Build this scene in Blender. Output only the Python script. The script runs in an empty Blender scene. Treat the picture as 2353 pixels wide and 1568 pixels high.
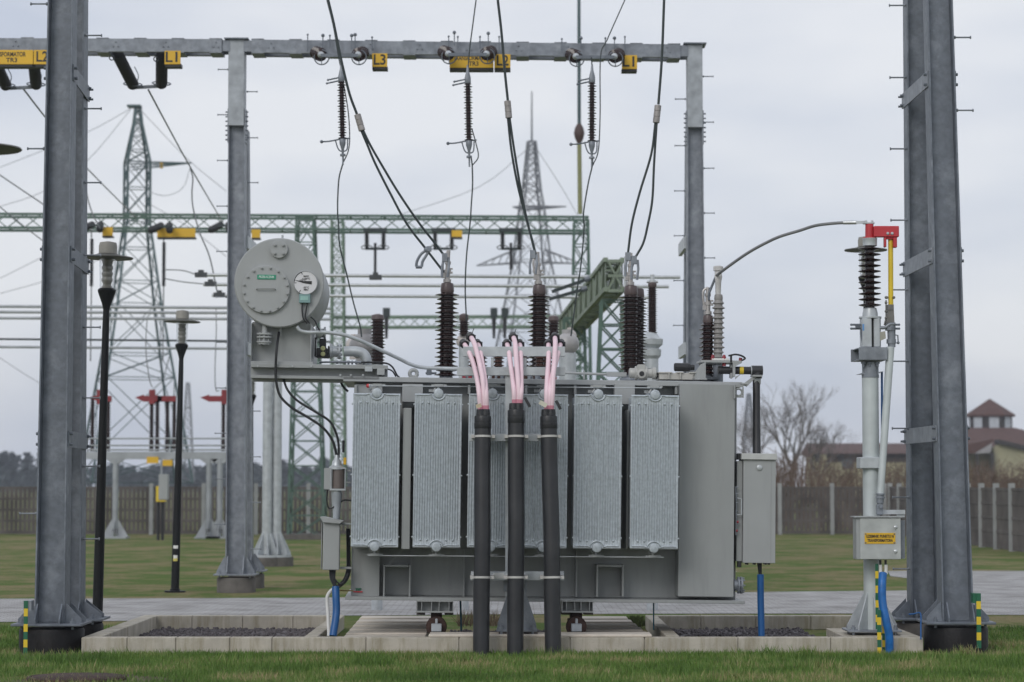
import bpy, bmesh, math, random
import numpy as np
from mathutils import Vector, Matrix, Euler
R = math.radians
random.seed(7); rng = np.random.default_rng(7)
sc = bpy.context.scene
C = sc.collection

# ---------------------------------------------------------------- camera
F, CX, CY, EYE = 5556.0, 1176.5, 784.0, 1.75
PITCH = math.atan(326 / F)
cd = bpy.data.cameras.new('camera'); cam = bpy.data.objects.new('camera', cd); C.objects.link(cam)
cam.location = (0, 0, EYE); cam.rotation_euler = (math.pi/2 + PITCH, 0, 0)
cd.sensor_width = 36; cd.lens = 85; cd.clip_end = 6000; cd.clip_start = .1
cd.dof.use_dof = True; cd.dof.focus_distance = 25.3; cd.dof.aperture_fstop = 2.3
sc.camera = cam

# ---------------------------------------------------------------- sky and sun
SUN_EL, SUN_AZ = R(33), R(206)
w = bpy.data.worlds.new('World'); sc.world = w; w.use_nodes = True
nt = w.node_tree; N = nt.nodes; L = nt.links; N.clear()
out = N.new('ShaderNodeOutputWorld')
sky = N.new('ShaderNodeTexSky'); sky.sky_type = 'NISHITA'; sky.sun_disc = False
sky.sun_elevation = SUN_EL; sky.sun_rotation = SUN_AZ
bg1 = N.new('ShaderNodeBackground'); bg1.inputs[1].default_value = .08; L.new(sky.outputs[0], bg1.inputs[0])
tc = N.new('ShaderNodeTexCoord')
mp = N.new('ShaderNodeMapping'); mp.inputs['Scale'].default_value = (1.6, 1.0, 4.5); L.new(tc.outputs['Generated'], mp.inputs[0])
no = N.new('ShaderNodeTexNoise'); no.inputs['Scale'].default_value = 2.1; no.inputs['Detail'].default_value = 4
no.inputs['Roughness'].default_value = .5; L.new(mp.outputs[0], no.inputs[0])
cr = N.new('ShaderNodeValToRGB'); e = cr.color_ramp.elements
e[0].position = .39; e[0].color = (.555, .60, .70, 1); e[1].position = .60; e[1].color = (.80, .815, .85, 1)
m_ = cr.color_ramp.elements.new(.5); m_.color = (.69, .72, .785, 1)
L.new(no.outputs[0], cr.inputs[0])
bg2 = N.new('ShaderNodeBackground'); bg2.inputs[1].default_value = 1.0; L.new(cr.outputs[0], bg2.inputs[0])
mx = N.new('ShaderNodeMixShader'); mx.inputs[0].default_value = .9
L.new(bg1.outputs[0], mx.inputs[1]); L.new(bg2.outputs[0], mx.inputs[2]); L.new(mx.outputs[0], out.inputs[0])
sd = bpy.data.lights.new('sun', 'SUN'); sd.energy = 1.0; sd.angle = R(28); sd.color = (1, .965, .92)
so = bpy.data.objects.new('sun', sd); C.objects.link(so)
sv = Vector((math.sin(SUN_AZ)*math.cos(SUN_EL), math.cos(SUN_AZ)*math.cos(SUN_EL), math.sin(SUN_EL)))
so.rotation_euler = sv.to_track_quat('Z', 'Y').to_euler(); so.location = (0, 0, 40)
vs = sc.view_settings; vs.view_transform = 'Standard'; vs.look = 'None'; vs.gamma = 1; vs.exposure = .13
vs.use_curve_mapping = False
sc.cycles.max_bounces = 6; sc.cycles.transparent_max_bounces = 8; sc.cycles.volume_bounces = 0

# ---------------------------------------------------------------- measuring helpers
def ray(px, py):
    u, v = px - CX, CY - py
    return Vector((u, F*math.cos(PITCH) - v*math.sin(PITCH), F*math.sin(PITCH) + v*math.cos(PITCH)))
def A(px, py, Y):
    r = ray(px, py); return Vector((0, 0, EYE)) + r * (Y / r.y)
def GY(py):
    r = ray(CX, py); return -EYE / r.z * r.y
def mpp(Y): return Y / F
def lerp(a, b, t): return a + (b - a) * t

# ---------------------------------------------------------------- materials
MATS = {}
def mat(name, col, rough=.6, metal=0., var=.15, scale=6., bump=0., bscale=40., spec=.5, streak=0., dirt=None, dirt_amt=.4, detail=6, trans=0.):
    if name in MATS: return MATS[name]
    m = bpy.data.materials.new(name); m.use_nodes = True
    t = m.node_tree; n = t.nodes; l = t.links
    b = n['Principled BSDF']
    b.inputs['Roughness'].default_value = rough; b.inputs['Metallic'].default_value = metal
    b.inputs['Specular IOR Level'].default_value = spec
    if trans: b.inputs['Transmission Weight'].default_value = trans
    co = n.new('ShaderNodeTexCoord')
    g = n.new('ShaderNodeNewGeometry')
    nz = n.new('ShaderNodeTexNoise'); nz.inputs['Scale'].default_value = scale; nz.inputs['Detail'].default_value = detail
    l.new(g.outputs['Position'], nz.inputs[0])
    r = n.new('ShaderNodeValToRGB'); e = r.color_ramp.elements
    a = [max(0, c*(1-var)) for c in col]; c2 = [min(1, c*(1+var)) for c in col]
    e[0].position = .3; e[0].color = (*a, 1); e[1].position = .7; e[1].color = (*c2, 1)
    l.new(nz.outputs[0], r.inputs[0]); last = r.outputs[0]
    if streak or dirt:
        mpn = n.new('ShaderNodeMapping'); mpn.inputs['Scale'].default_value = (1, 1, .12 if streak else 1)
        l.new(g.outputs['Position'], mpn.inputs[0])
        n2 = n.new('ShaderNodeTexNoise'); n2.inputs['Scale'].default_value = 9 if streak else 3; n2.inputs['Detail'].default_value = 8
        n2.inputs['Roughness'].default_value = .7
        l.new(mpn.outputs[0], n2.inputs[0])
        r2 = n.new('ShaderNodeValToRGB'); r2.color_ramp.elements[0].position = .45 if name == 'concrete' else .5; r2.color_ramp.elements[1].position = .75
        r2.color_ramp.elements[0].color = (0, 0, 0, 1); k = dirt_amt if dirt else streak
        r2.color_ramp.elements[1].color = (k, k, k, 1)
        l.new(n2.outputs[0], r2.inputs[0])
        mxn = n.new('ShaderNodeMix'); mxn.data_type = 'RGBA'
        l.new(r2.outputs[0], mxn.inputs[0]); l.new(last, mxn.inputs[6])
        d = dirt or [c*.55 for c in col]; mxn.inputs[7].default_value = (*d, 1); last = mxn.outputs[2]
    l.new(last, b.inputs['Base Color'])
    if bump:
        n3 = n.new('ShaderNodeTexNoise'); n3.inputs['Scale'].default_value = bscale; n3.inputs['Detail'].default_value = 5
        l.new(g.outputs['Position'], n3.inputs[0])
        bp = n.new('ShaderNodeBump'); bp.inputs['Strength'].default_value = bump; bp.inputs['Distance'].default_value = .02
        l.new(n3.outputs[0], bp.inputs['Height']); l.new(bp.outputs[0], b.inputs['Normal'])
    MATS[name] = m; return m

paint   = mat('grey_tank_paint', (.315, .33, .33), .42, 0, .07, 1.3, streak=.3)
paint_l = mat('grey_cabinet_paint', (.355, .37, .372), .4, 0, .05, 2, streak=.2)
paint_t = mat('teal_grey_box', (.2, .33, .33), .5, 0, .05)
radm    = mat('radiator_galvanized', (.44, .485, .52), .45, .25, .16, 30, streak=.15)
steel_d = mat('weathered_galvanized', (.138, .157, .185), .5, .2, .16, 14, dirt=(.33,.36,.40), dirt_amt=.6, bump=.05, bscale=90)
steel_m = mat('mottled_galvanized', (.21, .23, .26), .45, .25, .22, 9, dirt=(.46,.49,.53), dirt_amt=.5)
steel_l = mat('bright_galvanized', (.48, .51, .53), .4, .3, .14, 9, streak=.15)
steel_g = mat('far_galvanized', (.36, .38, .40), .5, .3, .18, 2)
alu     = mat('aluminium', (.52, .54, .55), .35, .6, .1, 12)
zinc_w  = mat('light_grey_post', (.52, .565, .57), .5, .1, .08, 6, streak=.2)
brown   = mat('brown_porcelain', (.024, .0105, .0095), .17, 0, .2, 5)
brown_t = mat('brown_porcelain_cap', (.105, .078, .078), .35, 0, .1, 5)
greyins = mat('grey_silicone', (.27, .26, .25), .45, 0, .1, 8)
dkins   = mat('dark_insulator', (.018, .018, .02), .35, 0, .1, 8)
black   = mat('black_plastic', (.018, .019, .021), .42, 0, .2, 7, streak=.2)
hdpe    = mat('black_pipe', (.022, .023, .026), .38, 0, .25, 5, dirt=(.05,.05,.05), dirt_amt=.4)
lampblk = mat('black_lamp_paint', (.006, .007, .008), .5, 0, .1, spec=.3)
bitumen = mat('bitumen_coating', (.007, .0065, .007), .55, 0, .3, 5, spec=.25, bump=.3, bscale=20, dirt=(.03,.024,.02), dirt_amt=.4)
wirem   = mat('conductor_dark', (.03, .042, .043), .5, .2, .1)
wirel   = mat('conductor_grey', (.16, .17, .18), .5, .4, .1)
pink    = mat('pink_cable', (.82, .62, .68), .45, 0, .06, 6)
pinkd   = mat('pink_cable_end', (.62, .25, .33), .45, 0, .06, 6)
yellow  = mat('yellow_sign', (.72, .43, .02), .45, 0, .06, 3)
yellowp = mat('yellow_paint', (.72, .52, .03), .4, 0, .06, 5)
greenp  = mat('green_paint', (.012, .12, .06), .45, 0, .1, 5)
greenl  = mat('green_plate', (.02, .27, .16), .4, 0, .03)
red     = mat('red_paint', (.50, .035, .045), .38, 0, .08, 5)
blue    = mat('blue_hose', (.004, .085, .27), .42, 0, .12, 6)
white   = mat('white_plastic', (.72, .72, .70), .45, 0, .05)
ink     = mat('black_ink', (.02, .02, .02), .5, 0, 0)
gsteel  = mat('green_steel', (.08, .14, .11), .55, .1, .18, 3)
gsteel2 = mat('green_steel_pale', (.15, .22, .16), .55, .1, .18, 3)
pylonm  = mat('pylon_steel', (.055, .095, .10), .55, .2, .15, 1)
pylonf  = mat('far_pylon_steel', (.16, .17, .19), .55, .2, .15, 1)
conc    = mat('concrete', (.47, .435, .37), .85, 0, .14, 5, bump=.3, bscale=60, streak=.75, dirt=(.20,.165,.08), dirt_amt=.85)
conc_l  = mat('concrete_plank', (.66, .60, .52), .85, 0, .12, 6, bump=.25, bscale=50, dirt=(.34,.27,.2), dirt_amt=.45)
conc_d  = mat('old_concrete', (.12, .11, .1), .9, 0, .25, 5, bump=.3)
stone   = mat('gravel_stone', (.10, .088, .092), .85, 0, .45, 16)
fencem  = mat('fence_concrete', (.105, .094, .088), .9, 0, .35, 1.2, dirt=(.06,.046,.04), dirt_amt=.5)
fencep  = mat('fence_post', (.30, .31, .31), .85, 0, .15, 2)
rust    = mat('rust', (.045, .022, .016), .85, 0, .4, 12, bump=.3)
barkm   = mat('bark', (.13, .115, .105), .9, 0, .2, 3)
scrubm  = mat('scrub_twigs', (.12, .082, .06), .9, 0, .3, .8)
roofm   = mat('roof_tiles', (.088, .045, .036), .8, 0, .15, 2, bump=.2, bscale=6)
wallm   = mat('cream_wall', (.34, .32, .21), .85, 0, .12, .7)
darkw   = mat('dark_timber', (.035, .03, .028), .7, 0, .2, 2)
darkgl  = mat('dark_glass', (.06, .075, .09), .1, 0, .1)
treem   = mat('far_foliage', (.045, .06, .062), .9, 0, .35, .3)
glassm = bpy.data.materials.new('lamp_glass'); glassm.use_nodes = True
_n = glassm.node_tree.nodes; _l = glassm.node_tree.links; _n.clear()
_o = _n.new('ShaderNodeOutputMaterial'); _t = _n.new('ShaderNodeBsdfTransparent'); _g = _n.new('ShaderNodeBsdfGlossy'); _m = _n.new('ShaderNodeMixShader'); _f = _n.new('ShaderNodeLayerWeight')
_f.inputs[0].default_value = .35; _t.inputs[0].default_value = (.93,.94,.94,1); _g.inputs['Roughness'].default_value = .08
_l.new(_f.outputs['Facing'], _m.inputs[0]); _l.new(_t.outputs[0], _m.inputs[1]); _l.new(_g.outputs[0], _m.inputs[2]); _l.new(_m.outputs[0], _o.inputs[0])
dialm   = mat('dial_white', (.66, .66, .68), .35, 0, .03)
brass   = mat('sandy_weeds', (.40, .31, .2), .9, 0, .3, 10)
weed    = mat('weed_green', (.10, .13, .035), .9, 0, .3, 10)

# ---------------------------------------------------------------- mesh builder
I4 = Matrix.Identity(4)
WM = {}
class MB:
    def __init__(s, space=None): s.v = []; s.f = []; s.sp = space or I4
    def add(s, vs, fs):
        k = len(s.v); s.v += [tuple(x) for x in vs]; s.f += [tuple(i + k for i in q) for q in fs]; return s
    def box(s, lo, hi):
        x0, y0, z0 = lo; x1, y1, z1 = hi
        if x0 > x1: x0, x1 = x1, x0
        if y0 > y1: y0, y1 = y1, y0
        if z0 > z1: z0, z1 = z1, z0
        return s.add([(x0,y0,z0),(x1,y0,z0),(x1,y1,z0),(x0,y1,z0),(x0,y0,z1),(x1,y0,z1),(x1,y1,z1),(x0,y1,z1)],
                     [(0,3,2,1),(4,5,6,7),(0,1,5,4),(1,2,6,5),(2,3,7,6),(3,0,4,7)])
    def hexa(s, a, b):   # two quads, counterclockwise seen from b's side
        return s.add(list(a) + list(b), [(0,3,2,1),(4,5,6,7),(0,1,5,4),(1,2,6,5),(2,3,7,6),(3,0,4,7)])
    def ring(s, p, ax, r, n, up=None):
        ax = Vector(ax).normalized(); u = Vector(up) if up else (Vector((0,0,1)) if abs(ax.z) < .9 else Vector((1,0,0)))
        a = ax.cross(u).normalized(); b = ax.cross(a)
        return [Vector(p) + a*(r*math.cos(2*math.pi*i/n)) + b*(r*math.sin(2*math.pi*i/n)) for i in range(n)]
    def rings(s, rs, cap=True):
        n = len(rs[0]); vs = [p for q in rs for p in q]; fs = []
        for k in range(len(rs)-1):
            for i in range(n):
                j = (i+1) % n; fs.append((k*n+i, k*n+j, (k+1)*n+j, (k+1)*n+i))
        if cap: fs.append(tuple(range(n))[::-1]); fs.append(tuple((len(rs)-1)*n + i for i in range(n)))
        return s.add(vs, fs)
    def cyl(s, p0, p1, r0, r1=None, n=16, cap=True):
        p0, p1 = Vector(p0), Vector(p1); r1 = r0 if r1 is None else r1
        return s.rings([s.ring(p0, p1-p0, r0, n), s.ring(p1, p1-p0, r1, n)], cap)
    def lathe(s, p0, ax, prof, n=20, cap=True):   # prof: (radius, height)
        ax = Vector(ax).normalized(); p0 = Vector(p0)
        return s.rings([s.ring(p0 + ax*h, ax, max(r, 1e-4), n) for r, h in prof], cap)
    def tube(s, pts, r, n=8, cap=True):
        pts = [Vector(p) for p in pts]; m = len(pts); rr = r if isinstance(r, (list, tuple)) else [r]*m
        rs = []; ref = None
        for i, p in enumerate(pts):
            t = (pts[min(i+1, m-1)] - pts[max(i-1, 0)]).normalized()
            if ref is None: ref = Vector((0,0,1)) if abs(t.z) < .9 else Vector((1,0,0))
            a = t.cross(ref).normalized(); ref = a.cross(t).normalized(); b = t.cross(a)
            rs.append([p + a*(rr[i]*math.cos(2*math.pi*k/n)) + b*(rr[i]*math.sin(2*math.pi*k/n)) for k in range(n)])
        return s.rings(rs, cap)
    def bar(s, p0, p1, w, d=None):
        p0, p1 = Vector(p0), Vector(p1); t = (p1-p0).normalized(); d = d or w
        ref = Vector((0,1,0)) if abs(t.y) < .9 else Vector((1,0,0))
        a = t.cross(ref).normalized()*(w/2); b = t.cross(a).normalized()*(d/2)
        return s.rings([[p-a-b, p+a-b, p+a+b, p-a+b] for p in (p0, p1)])
    def prism(s, poly, ext):
        n = len(poly); ext = Vector(ext); P = [Vector(p) for p in poly]
        return s.add(P + [p+ext for p in P], [tuple(range(n)), tuple(range(2*n-1, n-1, -1))] +
                     [(i, i+n, (i+1) % n + n, (i+1) % n) for i in range(n)])
    def ball(s, c, r, n=14, m=8, sz=1):
        return s.lathe(Vector(c) - Vector((0,0,r*sz)), (0,0,1), [(r*math.sin(math.pi*i/m), r*sz*(1-math.cos(math.pi*i/m))) for i in range(m+1)], n)
    def torus(s, c, ax, Rr, r, n=20, m=8, a0=0, a1=2*math.pi):
        base = s.ring(c, ax, Rr, 4); c = Vector(c); a = (base[0]-c); b = (base[1]-c)
        return s.tube([c + a*math.cos(a0+(a1-a0)*i/n) + b*math.sin(a0+(a1-a0)*i/n) for i in range(n+1)], r, m)
    def build(s, name, m, parent=None, smooth=35, bevel=0, seg=1):
        me = bpy.data.meshes.new(name)
        M = s.sp if parent is None else WM[parent.name].inverted() @ s.sp
        vs = np.array(s.v, dtype=float); M_ = np.array(M)
        if M != I4: vs = vs @ M_[:3,:3].T + M_[:3,3]
        me.from_pydata(vs.tolist(), [], s.f); me.update()
        bm = bmesh.new(); bm.from_mesh(me)
        bmesh.ops.recalc_face_normals(bm, faces=bm.faces)
        if bevel:
            ed = [e for e in bm.edges if len(e.link_faces) == 2 and e.calc_face_angle(0) > R(50)]
            bmesh.ops.bevel(bm, geom=ed, offset=bevel, segments=seg, affect='EDGES', clamp_overlap=True, profile=.6)
        bm.to_mesh(me); bm.free()
        if smooth:
            me.polygons.foreach_set('use_smooth', [True]*len(me.polygons)); me.set_sharp_from_angle(angle=R(smooth))
        me.materials.append(m)
        o = bpy.data.objects.new(name, me); C.objects.link(o)
        if parent is not None:
            o.parent = parent; WM[o.name] = WM[parent.name]
        else: WM[o.name] = I4
        return o

def tag(o, label, cat, group=None, kind=None):
    if label: o['label'] = label
    if cat: o['category'] = cat
    if group: o['group'] = group
    if kind: o['kind'] = kind
    return o
def thing(name, label, cat, loc=(0,0,0), rot=(0,0,0), group=None):
    o = bpy.data.objects.new(name, None); C.objects.link(o); o.empty_display_size = .2
    o.location = loc; o.rotation_euler = rot
    WM[o.name] = Matrix.LocRotScale(Vector(loc), Euler(rot), None)
    return tag(o, label, cat, group)
def struct(name, mb, m, **k):
    o = mb.build(name, m, **k); o['kind'] = 'structure'; return o
def copy_tree(o, loc=None, parent=None, label=None):
    c = o.copy(); C.objects.link(c)
    if parent: c.parent = parent
    if loc is not None: c.location = loc
    if label: c['label'] = label
    for ch in o.children: copy_tree(ch, None, c)
    return c
def spline(pts, k=6):
    P = [Vector(p) for p in pts]; out = []
    Q = [P[0]*2-P[1]] + P + [P[-1]*2-P[-2]]
    for i in range(1, len(Q)-2):
        a, b, c, d = Q[i-1], Q[i], Q[i+1], Q[i+2]
        for j in range(k):
            t = j/k
            out.append(.5*((2*b) + (c-a)*t + (2*a-5*b+4*c-d)*t*t + (3*b-a-3*c+d)*t**3))
    return out + [P[-1]]
def pxpath(pts, Y):
    n = len(pts); Ys = Y if isinstance(Y, (list, tuple)) else [Y]*n
    return [A(x, y, yy) for (x, y), yy in zip(pts, Ys)]
def text_mesh(txt, size, bold=0):
    cu = bpy.data.curves.new('lettering', 'FONT'); cu.body = txt; cu.size = size; cu.align_x = 'CENTER'; cu.align_y = 'CENTER'
    cu.extrude = .0012; cu.offset = bold; cu.resolution_u = 3; cu.space_line = .95
    o = bpy.data.objects.new('lettering', cu); C.objects.link(o)
    dg = bpy.context.evaluated_depsgraph_get(); dg.update()
    me = bpy.data.meshes.new_from_object(o.evaluated_get(dg))
    bpy.data.objects.remove(o); bpy.data.curves.remove(cu)
    return me
def lettering(txt, size, parent, c, m=None, bold=0, width=None, name='lettering', rot=None):
    """text facing -Y, centred on local point c of the parent's thing"""
    me = text_mesh(txt, size, bold); me.materials.clear(); me.materials.append(m or ink)
    n = len(me.vertices); a = np.zeros(n*3); me.vertices.foreach_get('co', a); a = a.reshape(-1, 3)
    sx = 1
    if width: sx = width / max(1e-6, a[:,0].max()-a[:,0].min())
    b = np.stack([a[:,0]*sx, -a[:,2], a[:,1]], 1)
    if rot: 
        M = np.array(Matrix.Rotation(rot, 3, 'Y')); b = b @ M.T
    b += np.array(c)
    me.vertices.foreach_set('co', b.ravel()); me.update()
    o = bpy.data.objects.new(name, me); C.objects.link(o); o.parent = parent
    return o
def sheds(rc, rs, z0, z1, n, alt=1.0):
    p = (z1-z0)/n; out = [(rc, z0)]
    for i in range(n):
        z = z0 + i*p; r = rs if i % 2 == 0 else rs*alt
        out += [(rc, z+.12*p), (rc+(r-rc)*.55, z+.24*p), (r, z+.32*p), (r, z+.42*p), (rc+(r-rc)*.5, z+.6*p), (rc, z+.78*p)]
    return out + [(rc, z1)]
def hleg(mb, p0, p1, w0, w1, d0, d1, tf=.02, tw=.012):
    """tapered H section: web facing the camera, flanges left and right"""
    def rect(p, x0, x1, d): return [p+Vector((x0,-d/2,0)), p+Vector((x1,-d/2,0)), p+Vector((x1,d/2,0)), p+Vector((x0,d/2,0))]
    p0, p1 = Vector(p0), Vector(p1)
    for s in (-1, 1):
        a = (s*w0/2, s*(w0/2-tf)); b = (s*w1/2, s*(w1/2-tf))
        mb.hexa(rect(p0, min(a), max(a), d0), rect(p1, min(b), max(b), d1))
    mb.hexa(rect(p0, -w0/2+tf, w0/2-tf, tw), rect(p1, -w1/2+tf, w1/2-tf, tw))
    return mb
def lattice(mb, corners, levels, bw, chord=None, horiz=True):
    """corners(t)->4 points; X bracing between successive levels"""
    chord = chord or bw*1.6
    for i in range(len(levels)-1):
        a, b = corners(levels[i]), corners(levels[i+1])
        for k in range(4):
            mb.bar(a[k], b[k], chord); j = (k+1) % 4
            mb.bar(a[k], b[j], bw); mb.bar(a[j], b[k], bw)
            if horiz: mb.bar(a[k], a[j], bw)
    b = corners(levels[-1])
    for k in range(4): mb.bar(b[k], b[(k+1) % 4], bw)
    return mb
# ================================================================ GROUND, ROAD, LAWN
def G(px, py):
    r = ray(px, py); t = -EYE / r.z; return Vector((0,0,EYE)) + r*t
def ground_material():
    m = bpy.data.materials.new('lawn_ground'); m.use_nodes = True
    t = m.node_tree; n = t.nodes; l = t.links; b = n['Principled BSDF']; b.inputs['Roughness'].default_value = .95
    b.inputs['Specular IOR Level'].default_value = .1
    g = n.new('ShaderNodeNewGeometry')
    def noise(sc_, det=6, rough=.6):
        x = n.new('ShaderNodeTexNoise'); x.inputs['Scale'].default_value = sc_; x.inputs['Detail'].default_value = det
        x.inputs['Roughness'].default_value = rough; l.new(g.outputs['Position'], x.inputs[0]); return x
    def ramp(src, p0, c0, p1, c1):
        x = n.new('ShaderNodeValToRGB'); e = x.color_ramp.elements
        e[0].position = p0; e[0].color = (*c0, 1); e[1].position = p1; e[1].color = (*c1, 1); l.new(src, x.inputs[0]); return x
    a = ramp(noise(22, 8, .75).outputs[0], .32, (.06,.105,.02), .7, (.135,.195,.05))
    s = ramp(noise(9, 8, .75).outputs[0], .35, (.18,.15,.075), .7, (.32,.265,.145))
    k = ramp(noise(.55, 8, .75).outputs[0], .45, (0,0,0), .56, (.9,.9,.9))
    mx = n.new('ShaderNodeMix'); mx.data_type = 'RGBA'; l.new(k.outputs[0], mx.inputs[0]); l.new(a.outputs[0], mx.inputs[6]); l.new(s.outputs[0], mx.inputs[7])
    l.new(mx.outputs[2], b.inputs['Base Color'])
    bp = n.new('ShaderNodeBump'); bp.inputs['Strength'].default_value = .8; bp.inputs['Distance'].default_value = .04
    l.new(noise(35, 5).outputs[0], bp.inputs['Height']); l.new(bp.outputs[0], b.inputs['Normal'])
    return m
gm = ground_material()
struct('ground', MB().add([(-900,-60,0),(900,-60,0),(900,900,0),(-900,900,0)], [(0,1,2,3)]), gm, smooth=0)

def road_material():
    m = bpy.data.materials.new('grey_pavers'); m.use_nodes = True
    t = m.node_tree; n = t.nodes; l = t.links; b = n['Principled BSDF']; b.inputs['Roughness'].default_value = .85
    g = n.new('ShaderNodeNewGeometry')
    br = n.new('ShaderNodeTexBrick'); br.inputs['Scale'].default_value = 1; br.inputs['Brick Width'].default_value = .2
    br.inputs['Row Height'].default_value = .1; br.inputs['Mortar Size'].default_value = .006
    br.inputs['Color1'].default_value = (.40,.395,.395,1); br.inputs['Color2'].default_value = (.335,.33,.33,1); br.inputs['Mortar'].default_value = (.15,.14,.12,1)
    l.new(g.outputs['Position'], br.inputs[0])
    no = n.new('ShaderNodeTexNoise'); no.inputs['Scale'].default_value = 1.6; no.inputs['Detail'].default_value = 8
    l.new(g.outputs['Position'], no.inputs[0])
    r = n.new('ShaderNodeValToRGB'); r.color_ramp.elements[0].position = .3; r.color_ramp.elements[0].color = (.66,.65,.63,1)
    r.color_ramp.elements[1].position = .62; r.color_ramp.elements[1].color = (1.1,1.1,1.1,1); l.new(no.outputs[0], r.inputs[0])
    mx = n.new('ShaderNodeMix'); mx.data_type = 'RGBA'; mx.blend_type = 'MULTIPLY'; mx.inputs[0].default_value = 1
    l.new(br.outputs[0], mx.inputs[6]); l.new(r.outputs[0], mx.inputs[7]); l.new(mx.outputs[2], b.inputs['Base Color'])
    return m
road_px = [(-400,1434),(300,1428),(760,1416),(1300,1412),(1940,1411),(2290,1414),(2800,1416),(2800,1313),(2300,1313),(2120,1313),(2040,1313),(2046,1325),(2150,1337),(2176,1354),(2090,1358),(1780,1361),(1300,1370),(700,1375),(0,1377),(-400,1378)]
pts = [G(x, y) for x, y in road_px]
struct('road', MB().add([(p.x, p.y, .006) for p in pts], [tuple(range(len(pts)))]), road_material(), smooth=0)
soil = mat('bare_soil', (.10, .075, .05), .95, 0, .4, 9, bump=.5, bscale=30)
def patch(px, z=.004, n=26, jit=.18):
    c = sum((G(*p) for p in px), Vector())/len(px); out = []
    P = spline([G(*p) for p in px] + [G(*px[0])], 4)[:-1]
    for p in P:
        q = c + (p-c)*(1+random.uniform(-jit, jit)); out.append((q.x, q.y, z))
    return MB().add(out, [tuple(range(len(out)))])
struct('bare_soil', patch([(2090,1500),(2060,1470),(2130,1462),(2270,1476),(2330,1480),(2240,1496)]), soil, smooth=0)
struct('bare_soil', patch([(30,1512),(40,1486),(120,1478),(215,1480),(230,1508),(140,1518)]), soil, smooth=0)
struct('bare_soil', patch([(20,1580),(60,1556),(170,1550),(300,1552),(420,1566),(420,1590)]), soil, smooth=0)

# ---- lawn blades (stuff)
def blades(name, X, Y, hmin, hmax, width, mats_rnd):
    n = len(X); ang = rng.uniform(0, 2*np.pi, n); lean = rng.uniform(0, .9, n); h = rng.uniform(hmin, hmax, n)
    la = rng.uniform(0, 2*np.pi, n)
    dx, dy = np.cos(ang)*width/2, np.sin(ang)*width/2
    tx, ty = X + np.cos(la)*lean*h*.8, Y + np.sin(la)*lean*h*.8
    v = np.zeros((n, 3, 3)); v[:,0] = np.stack([X-dx, Y-dy, np.zeros(n)], 1); v[:,1] = np.stack([X+dx, Y+dy, np.zeros(n)], 1); v[:,2] = np.stack([tx, ty, h], 1)
    me = bpy.data.meshes.new(name); me.vertices.add(n*3); me.vertices.foreach_set('co', v.ravel())
    me.loops.add(n*3); me.loops.foreach_set('vertex_index', np.arange(n*3, dtype=np.int32))
    me.polygons.add(n); me.polygons.foreach_set('loop_start', np.arange(0, n*3, 3, dtype=np.int32))
    me.update(); me.validate(); me.materials.append(mats_rnd)
    o = bpy.data.objects.new(name, me); C.objects.link(o); return o
def blade_material():
    m = bpy.data.materials.new('grass_blades'); m.use_nodes = True
    t = m.node_tree; n = t.nodes; l = t.links; b = n['Principled BSDF']; b.inputs['Roughness'].default_value = .6
    b.inputs['Specular IOR Level'].default_value = .25
    g = n.new('ShaderNodeNewGeometry')
    r = n.new('ShaderNodeValToRGB'); e = r.color_ramp.elements; e[0].position = 0; e[0].color = (.062,.122,.02,1); e[1].position = 1; e[1].color = (.36,.30,.16,1)
    x = r.color_ramp.elements.new(.55); x.color = (.12,.215,.04,1); x = r.color_ramp.elements.new(.80); x.color = (.21,.24,.085,1)
    no = n.new('ShaderNodeTexNoise'); no.inputs['Scale'].default_value = .9; no.inputs['Detail'].default_value = 6; l.new(g.outputs['Position'], no.inputs[0])
    ma = n.new('ShaderNodeMath'); ma.operation = 'MULTIPLY_ADD'; ma.inputs[1].default_value = .58; l.new(g.outputs['Random Per Island'], ma.inputs[0])
    m2 = n.new('ShaderNodeMath'); m2.operation = 'MULTIPLY_ADD'; m2.inputs[1].default_value = 2.7; m2.inputs[2].default_value = -1.17; l.new(no.outputs[0], m2.inputs[0])
    l.new(m2.outputs[0], ma.inputs[2]); l.new(ma.outputs[0], r.inputs[0]); l.new(r.outputs[0], b.inputs['Base Color'])
    return m
bm_ = blade_material()
def scatter(n, x0, x1, y0, y1):
    X = rng.uniform(x0, x1, n); Y = rng.uniform(y0, y1, n)
    inpad = (X > -4.5) & (X < 4.3) & (Y > 24.9) & (Y < 29.3)
    k = ~inpad; return X[k], Y[k]
def not_soil(X, Y):   # thin out where the earth is bare
    k = np.ones(len(X), bool)
    for cx, cy, rx, ry, pr in ((4.75,25.3,.75,.75,.25), (-4.6,25.0,.7,.6,.35), (-3.9,21.6,.85,.5,.3)):
        k &= (((X-cx)/rx)**2 + ((Y-cy)/ry)**2 > 1) | (rng.uniform(0, 1, len(X)) < pr)
    return X[k], Y[k]
X, Y = not_soil(*scatter(105000, -5.9, 5.9, 20.8, 26.5))
tag(blades('lawn_grass', X, Y, .025, .075, .009, bm_), 'short green lawn grass in front of the concrete kerb', 'grass', kind='stuff')
X, Y = scatter(4500, -4.5, 4.3, 24.6, 24.93)
tag(blades('verge_grass', X, Y, .02, .055, .009, bm_), 'longer grass growing against the concrete kerb', 'grass', kind='stuff')
X1, Y1 = scatter(9000, -7.5, -4.4, 25.5, 29.3); X2, Y2 = scatter(9000, 4.35, 8, 25.5, 29.2)
tag(blades('side_grass', np.r_[X1, X2], np.r_[Y1, Y2], .03, .08, .014, bm_), 'rough grass between the paved road and the steel columns', 'grass', kind='stuff')
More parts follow.
